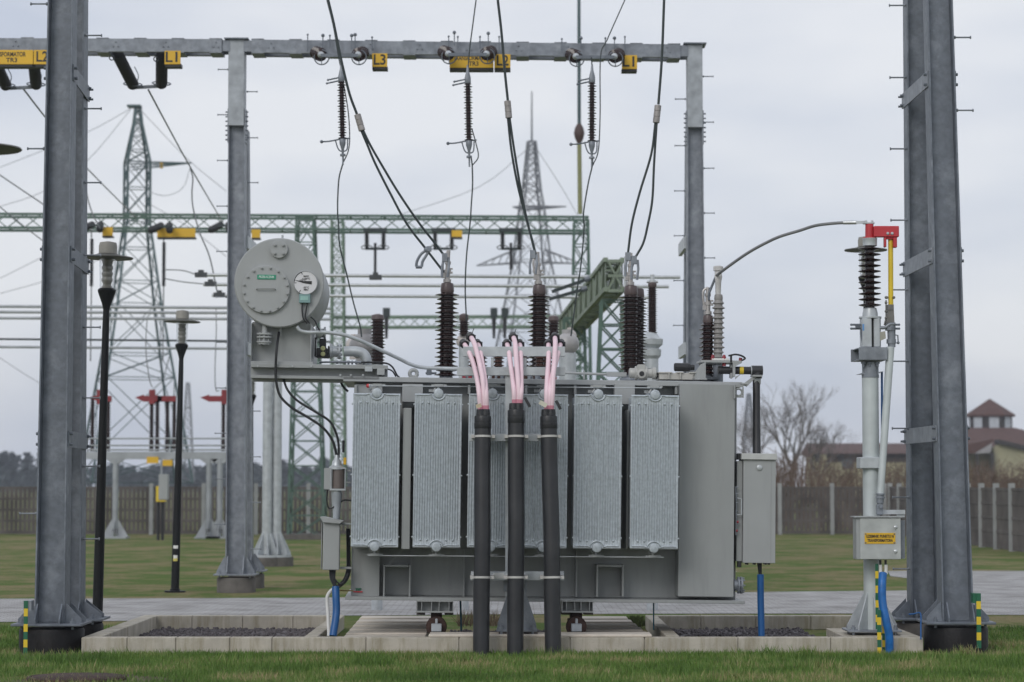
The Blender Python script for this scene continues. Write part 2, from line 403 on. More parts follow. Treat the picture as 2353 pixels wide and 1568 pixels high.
# ================================================================ FAR BACKGROUND
def leaf_mass(n, pts_fn, size):
    v = np.zeros((n, 4, 3))
    for i in range(n):
        p = pts_fn(); a = Vector((random.gauss(0,1), random.gauss(0,1), random.gauss(0,1))).normalized()
        b = a.orthogonal().normalized()*size*random.uniform(.5,1.3); c = a.cross(b).normalized()*size*random.uniform(.4,1)
        v[i] = [p-b, p+c*.7, p+b, p-c]
    mb = MB(); mb.v = [tuple(x) for x in v.reshape(-1,3)]; mb.f = [(4*i,4*i+1,4*i+2,4*i+3) for i in range(n)]
    return mb
# distant wood: crowns of varied size along a line
crowns = []
for i in range(150):
    x = random.uniform(-125, 30); d = random.uniform(430, 500); base = 5.4 + 1.2*math.sin(x*.11) + .9*math.sin(x*.31+1)
    if x > -45: base *= .85
    crowns.append((x, d, max(3.4, base*random.uniform(.72, 1.12)), random.uniform(1.8, 3.6)))
crowns += [(random.uniform(-125,40), random.uniform(470,520), random.uniform(3.6,5.2), 3.5) for i in range(160)]
crowns += [(-85.5, 440, 8.0, 2.6), (-88, 440, 7.2, 2.4), (-92.5, 440, 6.6, 2.2), (-83, 445, 7, 2.6)]
def crown_pt():
    x, d, h, r = random.choice(crowns); z = h*random.uniform(.0, 1)**.6; q = r*(1-.75*(z/h)**1.5)
    return Vector((x + random.gauss(0, q*.5), d + random.gauss(0, q*.5), z))
tag(leaf_mass(44000, crown_pt, .55).build('distant_wood', treem, smooth=0), 'distant bluish wood along the horizon behind the left fence', 'wood', kind='stuff')

# ---- bare tree and scrub behind the right fence
def branch(mb, p, d, ln, r, depth, spread=.5):
    q = p; pts = [p]
    for k in range(3):
        d = (d + Vector((random.gauss(0,.1), random.gauss(0,.1), random.gauss(.02,.06)))).normalized(); q = q + d*ln/3; pts.append(q)
    mb.tube(pts, [r, r*.9, r*.8, r*.68], 5 if depth > 2 else 3, cap=False)
    if depth <= 0: return
    for k in range(random.choice((2,3,3)) if depth > 1 else 3):
        a = Vector((random.gauss(0,1), random.gauss(0,1), random.gauss(.25,.6))).normalized()
        branch(mb, pts[random.choice((2,3,3))], (d + a*spread).normalized(), ln*random.uniform(.62,.86), r*.6, depth-1, spread)
def bare_tree(name, px, base, top, Y, label, n=5, seed=1, wide=.55):
    random.seed(seed); b = A(px, base, Y); b.z = 0; H = A(px, top, Y).z
    t = thing(name, label, 'tree', b, (0,0,0), 'bare trees behind the fence')
    m1 = MB(); m1.tube([b, b+Vector((.05,0,H*.16)), b+Vector((.1,.1,H*.3))], [H*.022,H*.018,H*.016], 8)
    m1.build('trunk', barkm, t)
    m2 = MB(); p = b+Vector((.1,.1,H*.29))
    for k in range(n):
        a = 2*math.pi*k/n
        branch(m2, p, Vector((math.cos(a)*wide, math.sin(a)*wide, 1)).normalized(), H*.23, H*.011, 5, .55)
    m2.build('crown', barkm, t, smooth=0); return t
bare_tree('bare_tree', 1818, 1105, 868, 170, 'largest bare leafless tree rising over the right fence', 5, 11, .62)
bare_tree('bare_tree', 1730, 1105, 935, 190, 'smaller bare tree just right of the tall black pipe of the transformer', 5, 5, .45)
bare_tree('bare_tree', 1880, 1105, 960, 180, 'low bare tree beside the gable of the far house', 5, 8, .5)
random.seed(3)
sc_mb = MB()
for i in range(430):
    if i < 290: px = random.uniform(1680, 2130); Yd = random.uniform(88, 112); top = random.uniform(1045, 1100)
    else: px = random.uniform(2195, 2400); Yd = random.uniform(92, 115); top = random.uniform(1050, 1102)
    if px < 1870: top -= random.uniform(0, 25)
    b = A(px, 1110, Yd); b.z = 0; H = A(px, top, Yd).z
    q = b + Vector((random.gauss(0,.35), random.gauss(0,.35), H)); mid = lerp(b, q, .55) + Vector((random.gauss(0,.15), 0, 0))
    sc_mb.tube([b, mid, q], [.03, .02, .006], 3, cap=False)
    for k in range(6):
        s = lerp(b, q, random.uniform(.25,.9)); e_ = s + Vector((random.gauss(0,.5), random.gauss(0,.4), random.uniform(.15,.7)))
        sc_mb.tube([s, e_], [.014, .004], 3, cap=False)
tag(sc_mb.build('scrub', scrubm, smooth=0), 'brown leafless scrub growing behind the right fence', 'scrub', kind='stuff')

# ---- house
def house():
    Yh = 215; t = thing('house', 'cream house with red-brown roofs and an octagonal cupola, far right', 'house', A(2200, 1110, Yh) * 1.0)
    P = lambda x, y, d=0: A(x, y, Yh + d)
    def zed(v, z): return Vector((v.x, v.y, z))
    # left wing: long wall, low roof
    a, b = P(1880, 1041), P(2230, 1041)
    w_ = MB(); w_.box((a.x, Yh, 0), (b.x, Yh+9, a.z)); w_.build('wall', wallm, t)
    e0, r0 = P(1868, 1043), P(1880, 1019, 0)
    rf = MB(); zr = P(1880,1019,4.5).z
    rf.prism([(a.x-.5, Yh-.7, e0.z), (a.x-.5, Yh+4.5, zr), (a.x-.5, Yh+9.7, e0.z), (a.x-.5, Yh+4.5, e0.z-.25)], (b.x-a.x+1, 0, 0)); rf.build('roof', roofm, t)
    f = MB(); f.box((a.x-.3, Yh-.06, e0.z-.75), (b.x, Yh-.003, e0.z-.05)); f.build('dark_fascia', darkw, t)
    for x0, x1 in ((1935,1962),(1990,2010),(2085,2105)):
        p, q = P(x0,1055), P(x1,1078); m = MB(); m.box((p.x, Yh-.09, q.z), (q.x, Yh-.02, p.z)); m.build('window', darkgl, t)
    # left leaning gable buttress
    p = P(1870,1100); m = MB(); m.prism([(P(1868,1100).x, Yh-1.5, 0), (P(1905,1100).x, Yh-1.5, 0), (P(1893,1045).x, Yh-1.5, P(1893,1045).z), (P(1884,1045).x, Yh-1.5, P(1884,1045).z)], (0, 1.3, 0)); m.build('gable_wall', wallm, t)
    # main block
    a, b = P(2212, 1040), P(2470, 1040)
    m = MB(); m.box((a.x, Yh-3, 0), (b.x, Yh+14, a.z)); m.build('wall', wallm, t)
    zt = P(2280, 985, 5).z; ze = P(2280, 1037).z; cxm = (a.x+b.x)/2; 
    c0 = P(2275, 985).x
    m = MB(); m.rings([[Vector((a.x-1.6,Yh-4.6,ze)),Vector((b.x+1.6,Yh-4.6,ze)),Vector((b.x+1.6,Yh+15,ze)),Vector((a.x-1.6,Yh+15,ze))],
                       [Vector((c0-2.6,Yh+2,zt)),Vector((c0+2.6,Yh+2,zt)),Vector((c0+2.6,Yh+7,zt)),Vector((c0-2.6,Yh+7,zt))]]); m.build('roof', roofm, t, smooth=0)
    # porch roof to the left with pale gable end and the dark verge of the right gable
    p0, p1, p2 = P(2205,1037,-6), P(2282,1012,-6), P(2282,1022,-6)
    m = MB(); m.prism([P(2195,1046,-6), P(2240,1042,-6), P(2284,1014,-6), P(2281,1009,-6), P(2205,1024,-6)], (0,4,0)); m.build('porch_roof', roofm, t, smooth=0)
    m = MB(); m.prism([P(2240,1043,-6.4), P(2276,1041,-6.4), P(2280,1019,-6.4)], (0,.3,0)); m.build('porch_gable', mat('grey_gable_board',(.3,.29,.3),.8), t)
    for x in (2222, 2246, 2281):
        m = MB(); q = P(x,1040,-6.2); m.box((q.x-.14, q.y, 0), (q.x+.14, q.y+.28, q.z)); m.build('porch_post', darkw, t)
    m = MB(); m.prism([P(2283,1100,-5.5), P(2430,1100,-5.5), P(2430,1052,-5.5), P(2300,1018,-5.5), P(2283,1030,-5.5)], (0,1.2,0)); m.build('gable_wall', wallm, t)
    m = MB(); m.prism([P(2296,1010,-6), P(2440,1044,-6), P(2440,1056,-6), P(2294,1019,-6)], (0,2,0)); m.build('verge', darkw, t)
    # cupola
    cc = P(2275, 985, 5); rr = (P(2327,985,5).x - P(2225,985,5).x)/2; z0 = P(2275,990,5).z; z1 = P(2275,957,5).z
    oct_ = lambda r, z, o=0: [cc.xy.to_3d() + Vector((r*math.cos(math.pi/4*k+R(22.5)), r*math.sin(math.pi/4*k+R(22.5)), z)) for k in range(8)]
    m = MB(); m.rings([oct_(rr, z0-.6), oct_(rr, z1)]); cu = m.build('cupola_wall', darkw, t, smooth=0)
    for k in range(8):
        a0 = math.pi/4*k; nrm = Vector((math.cos(a0), math.sin(a0), 0)); tan = Vector((-nrm.y, nrm.x, 0)); ap = rr*math.cos(R(22.5))
        m = MB(); o_ = cc.xy.to_3d() + nrm*(ap+.02); wd = rr*.22
        m.prism([o_-tan*wd+Vector((0,0,z0+.1)), o_+tan*wd+Vector((0,0,z0+.1)), o_+tan*wd+Vector((0,0,z1-.1)), o_-tan*wd+Vector((0,0,z1-.1))], nrm*.04)
        m.build('cupola_window', mat('pale_window', (.45,.48,.52), .15), cu, smooth=0)
    m = MB(); ra = (P(2334,957,5).x - P(2217,957,5).x)/2; m.rings([oct_(ra, z1-.05), oct_(ra, z1+.12), oct_(.05, P(2275,917,5).z)]); m.build('cupola_roof', roofm, t, smooth=0)
house()

# ---- fences
def fence(name, label, X0, X1, Yf, n, along='x'):
    t = thing(name, label, 'fence', (X0, Yf, 0) if along == 'x' else (Yf, X0, 0))
    H = 1.62; sp = (X1-X0)/n
    def bx(mb, a0, a1, b0, b1, z0, z1):
        if along == 'x': mb.box((a0, Yf+b0, z0), (a1, Yf+b1, z1))
        else: mb.box((Yf+b0, a0, z0), (Yf+b1, a1, z1))
    for i in range(n):
        x0 = X0 + i*sp + .07; x1 = X0 + (i+1)*sp - .07; mb = MB()
        bx(mb, x0, x1, -.02, .02, .03, .14)
        for r in range(4):
            z0 = .14 + r*.37; z1 = z0 + .37
            bx(mb, x0, x1, -.035, .035, z1-.075, z1)
            ns = 11
            for k in range(ns):
                c = lerp(x0, x1, (k+.5)/ns); wd = (x1-x0)/ns*.38
                bx(mb, c-wd, c+wd, -.025, .025, z0, z1-.075)
        mb.build('panel', fencem, t, smooth=0)
    for i in range(n+1):
        x = X0 + i*sp; mb = MB(); bx(mb, x-.065, x+.065, -.09, .06, 0, H+.12); mb.build('post', fencep, t, smooth=0)
fence('concrete_fence', 'slatted precast concrete fence running across behind the switchyard', -42.32, 12.6, 82, 31)
fence('concrete_fence', 'slatted precast concrete fence running away from the viewer at far right', 56, 82, 12.8, 13, 'y')

# ragged tufts and weeds in the near lawn
tx, ty = [], []
for i in range(46):
    cx, cy = random.uniform(-5.6,5.6), random.uniform(21,24.8); s = random.uniform(.04,.14); n = random.randint(40,130)
    tx.append(rng.normal(cx, s, n)); ty.append(np.minimum(rng.normal(cy, s, n), 24.88))
tag(blades('lawn_tufts', np.concatenate(tx), np.concatenate(ty), .06, .13, .012, bm_), 'ragged taller tufts scattered in the near lawn', 'grass', kind='stuff')
# ================================================================ PYLONS
def pylon(name, label, px, Y, prof, rot, bw, m, arms=(), rod=None, group='lattice pylons on the horizon'):
    """prof: list of (py, half side in px)"""
    b = A(px, 1110, Y); b.z = 0; k = Y/F; t = thing(name, label, 'pylon', b, (0,0,0), group)
    Z = [(A(px, py, Y).z, h*k) for py, h in prof]
    zb = prof[-1]
    def corners(tt):
        i = min(int(tt), len(Z)-2); f = tt-i; z = lerp(Z[i][0], Z[i+1][0], f); h = lerp(Z[i][1], Z[i+1][1], f)
        return [b + Vector((h*math.cos(rot+math.pi/2*q)*1.414, h*math.sin(rot+math.pi/2*q)*1.414, z)) for q in range(4)]
    lv = [0.]
    while lv[-1] < len(Z)-1:      # bay height follows the width
        i = min(int(lv[-1]), len(Z)-2); z0, h0 = Z[i]; z1, h1 = Z[i+1]; f = lv[-1]-i
        h = max(lerp(h0, h1, f)*2.3, .6); lv.append(min(lv[-1] + h/abs(z1-z0), len(Z)-1, i+1.0 if lv[-1] < i+.999 else len(Z)-1))
        if len(lv) > 80: break
    mb = MB(); lattice(mb, corners, lv, bw, bw*2.7); mb.build('lattice_mast', m, t, smooth=0)
    for (x0, y0, x1, y1, xb, yb) in arms:       # arm root, tip, lower root
        mb = MB(); 
        for dy in (-.5, .5):
            p, q, r_ = A(x0,y0,Y), A(x1,y1,Y), A(xb,yb,Y); p.y += dy; r_.y += dy; mb.bar(p, q, bw*1.5)
            if (xb, yb) != (x0, y0): mb.bar(r_, q, bw*1.3)
            for s in range(1, 6):
                mb.bar(lerp(p, q, s/6), lerp(r_, q, max(0, s/6-.1)) if (xb,yb)!=(x0,y0) else lerp(p,q,s/6)+Vector((0,-dy*1.9,0)), bw*.8)
        mb.build('crossarm', m, t, smooth=0)
    if rod:
        mb = MB(); mb.cyl(A(px, rod[0], Y), A(px, rod[1], Y), .09, .05, 6); mb.build('lightning_rod', m, t)
    return t
pa = pylon('lattice_pylon', 'tall dark lattice pylon standing behind the black street lamps at left', 309, 115,
      [(245,5),(285,9),(374,26),(512,26),(700,50),(870,77),(1110,114)], R(45+18), .038, pylonm,
      [(300,374,440,375,300,388)])
mb = MB(); p = A(309,245,115); mb.box((p.x-.32,p.y-.3,p.z-.05),(p.x+.32,p.y+.3,p.z+.05)); mb.build('top_plate', pylonm, pa)
mb = MB(); p = A(371,381,115); mb.box((p.x-.07,p.y-.05,p.z-.13),(p.x+.07,p.y+.05,p.z+.13)); mb.build('phase_tag', yellow, pa)
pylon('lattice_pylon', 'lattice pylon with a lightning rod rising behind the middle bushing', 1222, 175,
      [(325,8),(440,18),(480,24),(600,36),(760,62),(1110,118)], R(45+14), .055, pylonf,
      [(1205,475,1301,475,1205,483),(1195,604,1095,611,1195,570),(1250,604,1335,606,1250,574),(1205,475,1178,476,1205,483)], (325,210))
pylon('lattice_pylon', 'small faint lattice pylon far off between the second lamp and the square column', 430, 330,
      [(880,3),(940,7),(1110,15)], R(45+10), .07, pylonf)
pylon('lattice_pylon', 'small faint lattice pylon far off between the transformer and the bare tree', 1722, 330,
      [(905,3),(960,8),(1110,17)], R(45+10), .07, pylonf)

# ================================================================ GREEN LATTICE GANTRY
YT = 75.0
tg = thing('lattice_gantry', 'green lattice steel gantry spanning behind the tubular busbars', 'gantry', (-9, YT, 0))
def truss(mb, p0, p1, dz, dy, pitch, bw, ch):
    p0, p1 = Vector(p0), Vector(p1); n = max(2, round((p1-p0).length/pitch)); d = Vector((0,dy,0)); h = Vector((0,0,dz))
    for o in (Vector(), d):
        mb.bar(p0+o, p1+o, ch); mb.bar(p0+o-h, p1+o-h, ch)
        for i in range(n):
            a, b = lerp(p0, p1, i/n)+o, lerp(p0, p1, (i+1)/n)+o
            if o.y == 0:
                mb.bar(a-h, (a+b)/2, bw); mb.bar((a+b)/2, b-h, bw); mb.bar(a, (a+b)/2-h, bw); mb.bar((a+b)/2-h, b, bw)
    for i in range(n+1):
        a = lerp(p0, p1, i/n); mb.bar(a, a+d, bw); mb.bar(a-h, a+d-h, bw)
mb = MB(); truss(mb, A(-140,491,YT), A(1352,499,YT), .43, .9, 1.05, .03, .075); mb.build('truss_beam', gsteel, tg, smooth=0)
def lat_col(parent, px_top, w_top, px_bot, w_bot, ytop, ybot, Y, name='lattice_column', m=gsteel, n=13, bw=.034, depth=.9):
    a, b = A(px_top, ytop, Y), A(px_bot, ybot, Y); wt, wb = w_top*Y/F, w_bot*Y/F
    def corners(t):
        c = lerp(b, a, t); h = lerp(wb, wt, t)/2; dd = lerp(depth*1.3, depth, t)
        return [c+Vector((-h,0,0)), c+Vector((h,0,0)), c+Vector((h,dd,0)), c+Vector((-h,dd,0))]
    mb = MB(); lattice(mb, corners, [i/n for i in range(n+1)], bw, bw*2.0); return mb.build(name, m, parent, smooth=0)
c_ = lat_col(tg, 700, 38, 703, 84, 500, 1243, YT)
lat_col(tg, 1336, 32, 1336, 58, 505, 1243, YT)
mb = MB(); p = A(703,1243,YT); mb.box((p.x-.75,YT-.2,0),(p.x+.75,YT+1.5,.16)); mb.build('footing', conc_d, tg)
# mast on the right end
mb = MB(); mb.cyl(A(1333,492,YT), A(1331,330,YT), .075, .07, 10); mb.build('mast_pole', mat('mast_paint',(.22,.23,.10),.5,0,.1), tg)
mb = MB(); mb.cyl(A(1331,330,YT), A(1330,-160,YT), .06, .05, 10); mb.build('mast_pole', pylonm, tg)
mb = MB(); mb.lathe(A(1331,330,YT), (0,0,1), [(.06,0),(.13,.15),(.17,.32),(.13,.5),(.06,.62)], 12); mb.build('mast_bulb', mat('rusty_bulb',(.07,.04,.035),.6), tg)
# second lattice columns farther back
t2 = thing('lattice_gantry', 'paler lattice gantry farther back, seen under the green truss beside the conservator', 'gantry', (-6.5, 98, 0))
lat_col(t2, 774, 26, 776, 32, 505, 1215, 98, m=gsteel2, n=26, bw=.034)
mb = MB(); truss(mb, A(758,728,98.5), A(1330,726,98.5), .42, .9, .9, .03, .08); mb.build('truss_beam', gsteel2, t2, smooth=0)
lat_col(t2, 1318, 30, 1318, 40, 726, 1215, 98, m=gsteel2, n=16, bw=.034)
# box girder running away, with its splayed lattice supports
t3 = thing('box_girder', 'olive green box girder rising to the right behind the bushings', 'gantry', (2.2, 50, 0))
gb = mat('olive_girder', (.20,.245,.185), .6, .1, .25, 1.5)
n0, n1 = 50.0, 73.0; zt = A(1410,597,n0).z; x0 = A(1392,597,n0).x; x1 = A(1431,597,n0).x; xf = A(1290,755,n1).x - .3; hh = .62
mb = MB(); sh = xf - x0; hx = xf - x0
P4 = [lambda f, xx=xx, zz=zz: Vector((xx+hx*f, lerp(n0,n1,f), zz)) for xx, zz in ((x0,zt),(x1,zt),(x1,zt-hh),(x0,zt-hh))]
for q in range(4):
    mb.bar(P4[q](0), P4[q](1), .09)
    j = (q+1) % 4; nb = 24
    for i in range(nb):
        f0, f1, f2 = i/nb, (i+.42)/nb, (i+1)/nb
        mb.add([P4[q](f0), P4[j](f0), P4[j](f1), P4[q](f1)], [(0,1,2,3)])
        if i % 2: mb.bar(P4[q](f1), P4[j](f2), .05)
        else: mb.bar(P4[j](f1), P4[q](f2), .05)
mb.build('girder', gb, t3, smooth=0)
mb = MB()
for k in range(3):
    za = zt - k*hh/2
    mb.box((x0+.05,n0-.05,za-.06),(x1,n0+.02,za))
mb.bar((x0+.05,n0-.02,zt-.03),(x1,n0-.02,zt-hh),.04); mb.bar((x1,n0-.02,zt-.03),(x0+.05,n0-.02,zt-hh),.04)
mb.build('end_frame', gb, t3, smooth=0)
lat_col(t3, 1407, 48, 1400, 84, 690, 1305, 50.5, m=gsteel, n=11, bw=.034, depth=.6)
lat_col(t3, 1320, 46, 1318, 78, 730, 1260, 62, m=gsteel, n=11, bw=.034, depth=.6)

# insulator pairs under the green truss (o px: left string, right string, bottom)
def pair_set(px, dx, y0, y1, Yp, label, ylong):
    t = thing('insulator_set', label, 'insulator', A(px, y0, Yp), (0,0,0), 'insulator sets under the green truss')
    for s in (-1, 1):
        mb = MB(); mb.lathe(A(px+s*dx, y1, Yp), A(px+s*dx*1.02, y0, Yp)-A(px+s*dx, y1, Yp), sheds(.05,.085,0,(y1-y0)*Yp/F,9), 10); mb.build('insulator_string', dkins, t)
        mb = MB(); q = A(px+s*dx*1.35, (y0+y1)/2, Yp); mb.torus(A(px+s*dx,y1-3,Yp), (0,.3,1), .17, .016, 14, 5); mb.build('grading_ring', wirel, t)
    mb = MB(); mb.bar(A(px-dx-3,y1,Yp), A(px+dx+3,y1,Yp), .07); mb.build('yoke', wirem, t)
    mb = MB(); mb.bar(A(px-dx-8,y0-5,Yp), A(px+dx+8,y0-5,Yp), .12); mb.build('hanger_bar', wirem, t)
    if ylong:
        mb = MB(); mb.lathe(A(px,ylong,Yp), (0,0,1), sheds(.035,.06,0,(ylong-y1+14)*Yp/F,20), 8); mb.build('post_insulator', dkins, t)
for px, yl in ((862,640),(1019,None),(1174,620)):
    pair_set(px, 19, 534, 572, 74, {862:'dark twin insulator set under the green truss nearest the conservator',1019:'dark twin insulator set under the green truss beside a yellow plate',1174:'dark twin insulator set under the green truss left of the mast'}[px], yl)
for px, y0, y1, nm in ((376,556,658,'below the long yellow plate'),(210,548,658,'behind the nearest street lamp')):
    t = thing('insulator_string', 'long dark insulator hanging from the green truss '+nm, 'insulator', A(px, y0, 74))
    mb = MB(); mb.lathe(A(px,y1,74), (0,0,1), sheds(.04,.075,0,(y1-y0)*74/F,22), 8); mb.build('shed_stack', dkins, t)
    mb = MB(); mb.cyl(A(px,y0,74), A(px,528,74), .02, n=6); mb.cyl(A(px,y1,74), A(px-2,830,74), .02, n=6); mb.build('hanger', wirel, t)
for i, (px, py, w_, h_, nm) in enumerate(((247,532,24,20,'above the nearest street lamp'),(405,535,88,20,'the longest one on the green truss'),(588,537,20,19,'right of the square column'),(1050,537,24,15,'beside the middle insulator set'))):
    a, b = A(px-w_/2, py+h_/2, 73.9), A(px+w_/2, py-h_/2, 73.9)
    t = thing('phase_sign', 'small yellow plate on the far green truss, '+nm, 'sign', a, (0,0,0), 'yellow plates on the green truss')
    mb = MB(); mb.box((a.x,a.y,a.z),(b.x,a.y+.03,b.z)); mb.build('plate', yellow, t)
    mb = MB(); mb.box((a.x,a.y+.001,a.z-.05),(b.x,a.y+.3,a.z-.003)); mb.build('backing', ink, t)
for px, py, nm in ((222,514,'above the nearest street lamp'),(380,516,'at the pylon'),(516,515,'against the square column')):
    t = thing('strain_insulator', 'dark end-on insulator fixed to the green truss '+nm, 'insulator', A(px, py, 74), (0,0,0), 'end-on insulators on the green truss')
    for s in (-1,1):
        mb = MB(); p = A(px+s*9, py+2, 74); mb.lathe(p, (.15*s,-1,-.25), sheds(.05,.11,0,1.2,7), 10); mb.build('insulator_string', dkins, t)
    mb = MB(); p = A(px, py+4, 72.8); mb.bar(p-Vector((.2,0,0)), p+Vector((.2,0,0)), .06); mb.build('yoke', wirem, t)

# ================================================================ TUBULAR BUSBARS
def busbar(label, pts, r, Y, ends=True, posts=(), m=None):
    a, b = A(*pts[0], Y), A(*pts[1], Y); t = thing('busbar', label, 'busbar', a, (0,0,0), 'tubular busbars behind the transformer')
    mb = MB(); mb.cyl(a, b, r, n=12); mb.build('tube', m or alu, t)
    for px, py in posts:
        p = A(px, py, Y); mb = MB(); mb.box((p.x-.06,p.y-.06,p.z),(p.x+.06,p.y+.06,p.z+.11)); mb.box((p.x-.14,p.y-.05,p.z-.055),(p.x+.14,p.y+.05,p.z+.055)); mb.build('clamp', mat('clamp_dark',(.06,.065,.07),.5,.2), t)
    return t
busbar('topmost pale tubular busbar behind the bushings', [(450,632),(1563,637.5)], .040, 55, posts=[(462,632),(863,638)])
busbar('middle pale tubular busbar behind the bushings', [(467,654),(1537,659)], .040, 57, posts=[(484,653)])
busbar('lowest pale tubular busbar behind the bushings', [(487,679),(1500,684)], .040, 59, posts=[(504,678)])
for k, (y0, y1, r, Yb, nm) in enumerate(((704,709,.042,66,'highest'),(717,720,.042,68,'second'),(731,734,.042,70,'third'),(779,786,.028,67,'fourth, darker'),(797,803,.038,69,'lowest'))):
    busbar(f'{nm} of the five busbars crossing behind the street lamps', [(-60,y0),(760,y1)], r, Yb, m=steel_g if k != 3 else wirem)

# ================================================================ DISCONNECTOR RACK (far left)
Yd = 76.5
t = thing('disconnector', 'row of red-topped disconnectors on a grey steel rack behind the lamps', 'disconnector', A(370, 1110, Yd))
t0, t1 = A(195,1046,Yd), A(540,1051,Yd)
mb = MB(); mb.box((t0.x,Yd,t0.z-.13),(t1.x,Yd+.16,t0.z+.1)); mb.box((t0.x,Yd+1.5,t0.z-.1),(t1.x,Yd+1.66,t0.z+.1)); mb.build('rack_beam', steel_g, t)
for yy in (1008, 1024, 1034):
    a, b = A(200,yy,Yd), A(530,yy,Yd); mb = MB(); mb.cyl(a, b, .03, n=6); mb.build('operating_rod', steel_g, t)
for px, yb in ((265,1236),(480,1236),(505,1236)):
    a = A(px, 1055, Yd); mb = MB(); mb.cyl((a.x,Yd+.08,.3),(a.x,Yd+.08,a.z),.095,n=12)
    for s in range(4):
        d = Vector((math.cos(s*math.pi/2), math.sin(s*math.pi/2), 0)); c = Vector((a.x, Yd+.08, 0))
        mb.prism([c+d*.09+Vector((0,0,.05)), c+d*.42+Vector((0,0,.05)), c+d*.09+Vector((0,0,.62))], d.cross(Vector((0,0,1)))*.015)
    mb.prism([(a.x-.3,Yd,a.z),(a.x+.3,Yd,a.z),(a.x+.12,Yd,a.z-.14),(a.x-.12,Yd,a.z-.14)], (0,.16,0))
    mb.box((a.x-.4,Yd-.3,0),(a.x+.4,Yd+.5,.06)); mb.build('leg', steel_g, t)
for px in (212, 248, 348, 361, 384, 400, 513):
    a = A(px, 1012, Yd+.1); b = A(px, 915, Yd+.1); mb = MB(); mb.lathe(a, (0,0,1), [(.07,-.35),(.07,0)]+sheds(.05,.085,0,b.z-a.z,15), 10); ins = mb.build('post_insulator', brown, t)
for x0, x1, xv in ((226,256,230),(330,372,350),(362,404,None),(480,524,516)):
    a = A(x0, 916, Yd); b = A(x1, 916, Yd); mb = MB(); mb.box((a.x,Yd-.08,a.z-.1),(b.x,Yd+.1,a.z+.08)); 
    mb.prism([(a.x-.28,Yd,a.z+.03),(a.x,Yd,a.z+.12),(a.x,Yd,a.z-.1)],(0,.1,0))
    if xv:
        v = A(xv,896,Yd); mb.box((v.x-.09,Yd-.09,a.z-.18),(v.x+.09,Yd+.09,v.z))
    mb.build('contact_arm', mat('faded_red',(.24,.022,.028),.5,0,.2,6), t)
for (x0, y0, x1, y1) in ((337,1050,364,1065),(372,1057,396,1071)):
    a, b = A(x0,y1,Yd-.06), A(x1,y0,Yd-.06); s_ = thing('phase_sign', 'small yellow plate on the disconnector rack, ' + ('left of the pair' if x0 < 350 else 'right of the pair'), 'sign', a, (0,0,0), 'yellow plates on the disconnector rack')
    mb = MB(); mb.box((a.x,a.y,a.z),(b.x,a.y+.02,b.z)); mb.build('plate', yellow, s_)
    mb = MB(); mb.box((a.x+.05,a.y+.021,b.z-.1),(b.x-.05,a.y+.055,b.z+.06)); mb.build('bracket', steel_g, s_)
t = thing('control_cabinet', 'small grey cabinet with a yellow side on two black stems under the disconnectors', 'cabinet', A(371, 1110, 74))
a, b = A(358,1151,74), A(385,1090,74); mb = MB(); mb.box((a.x+.08,74,a.z+.03),(b.x,74.35,b.z)); mb.build('body', paint_l, t, bevel=.01)
mb = MB(); mb.box((a.x,74.02,a.z+.02),(a.x+.078,74.3,lerp(a.z,b.z,.55))); mb.box((a.x,74.02,a.z-.03),(a.x+.28,74.3,a.z+.017)); mb.build('yellow_trim', yellowp, t)
for px in (364, 374):
    q = A(px,1151,74.2); mb = MB(); mb.cyl((q.x,74.2,0),(q.x,74.2,a.z+.02),.045,n=10); mb.build('stem', black, t)
mb = MB(); q = A(371,1090,74.2); mb.cyl((q.x,74.2,b.z),(q.x,74.2,2.5),.03,n=8); mb.build('conduit', steel_g, t)

# ================================================================ ROUND TWIN COLUMN and STREET LAMPS
Yc = 51.0
MB0 = MB
t = thing('tubular_column', 'pair of round galvanized tubes on a flared base behind the conservator', 'column', A(621, 1110, Yc))
for px in (614, 636):
    q = A(px,1110,Yc+(.1 if px > 620 else 0)); mb = MB(); mb.cyl((q.x,q.y,.25),(q.x,q.y,6.2),.105,.095,18); mb.build('tube', steel_l, t)
    mb = MB()
    for s in range(8):
        mb = MB(); d = Vector((math.cos(s*math.pi/4+.2), math.sin(s*math.pi/4+.2), 0)); c = Vector((q.x, q.y, .24))
        mb.prism([c+d*.09, c+d*.3, c+d*.3+Vector((0,0,.05)), c+d*.09+Vector((0,0,.5))], d.cross(Vector((0,0,1)))*.016); mb.build('gusset', steel_l, t)
    mb = MB(); mb.cyl((q.x,q.y,.19),(q.x,q.y,.24),.32,n=20); mb.build('base_plate', steel_l, t)
    mb = MB(); mb.cyl((q.x,q.y,0),(q.x,q.y,.19),.36,n=24); mb.build('plinth', conc_d, t)
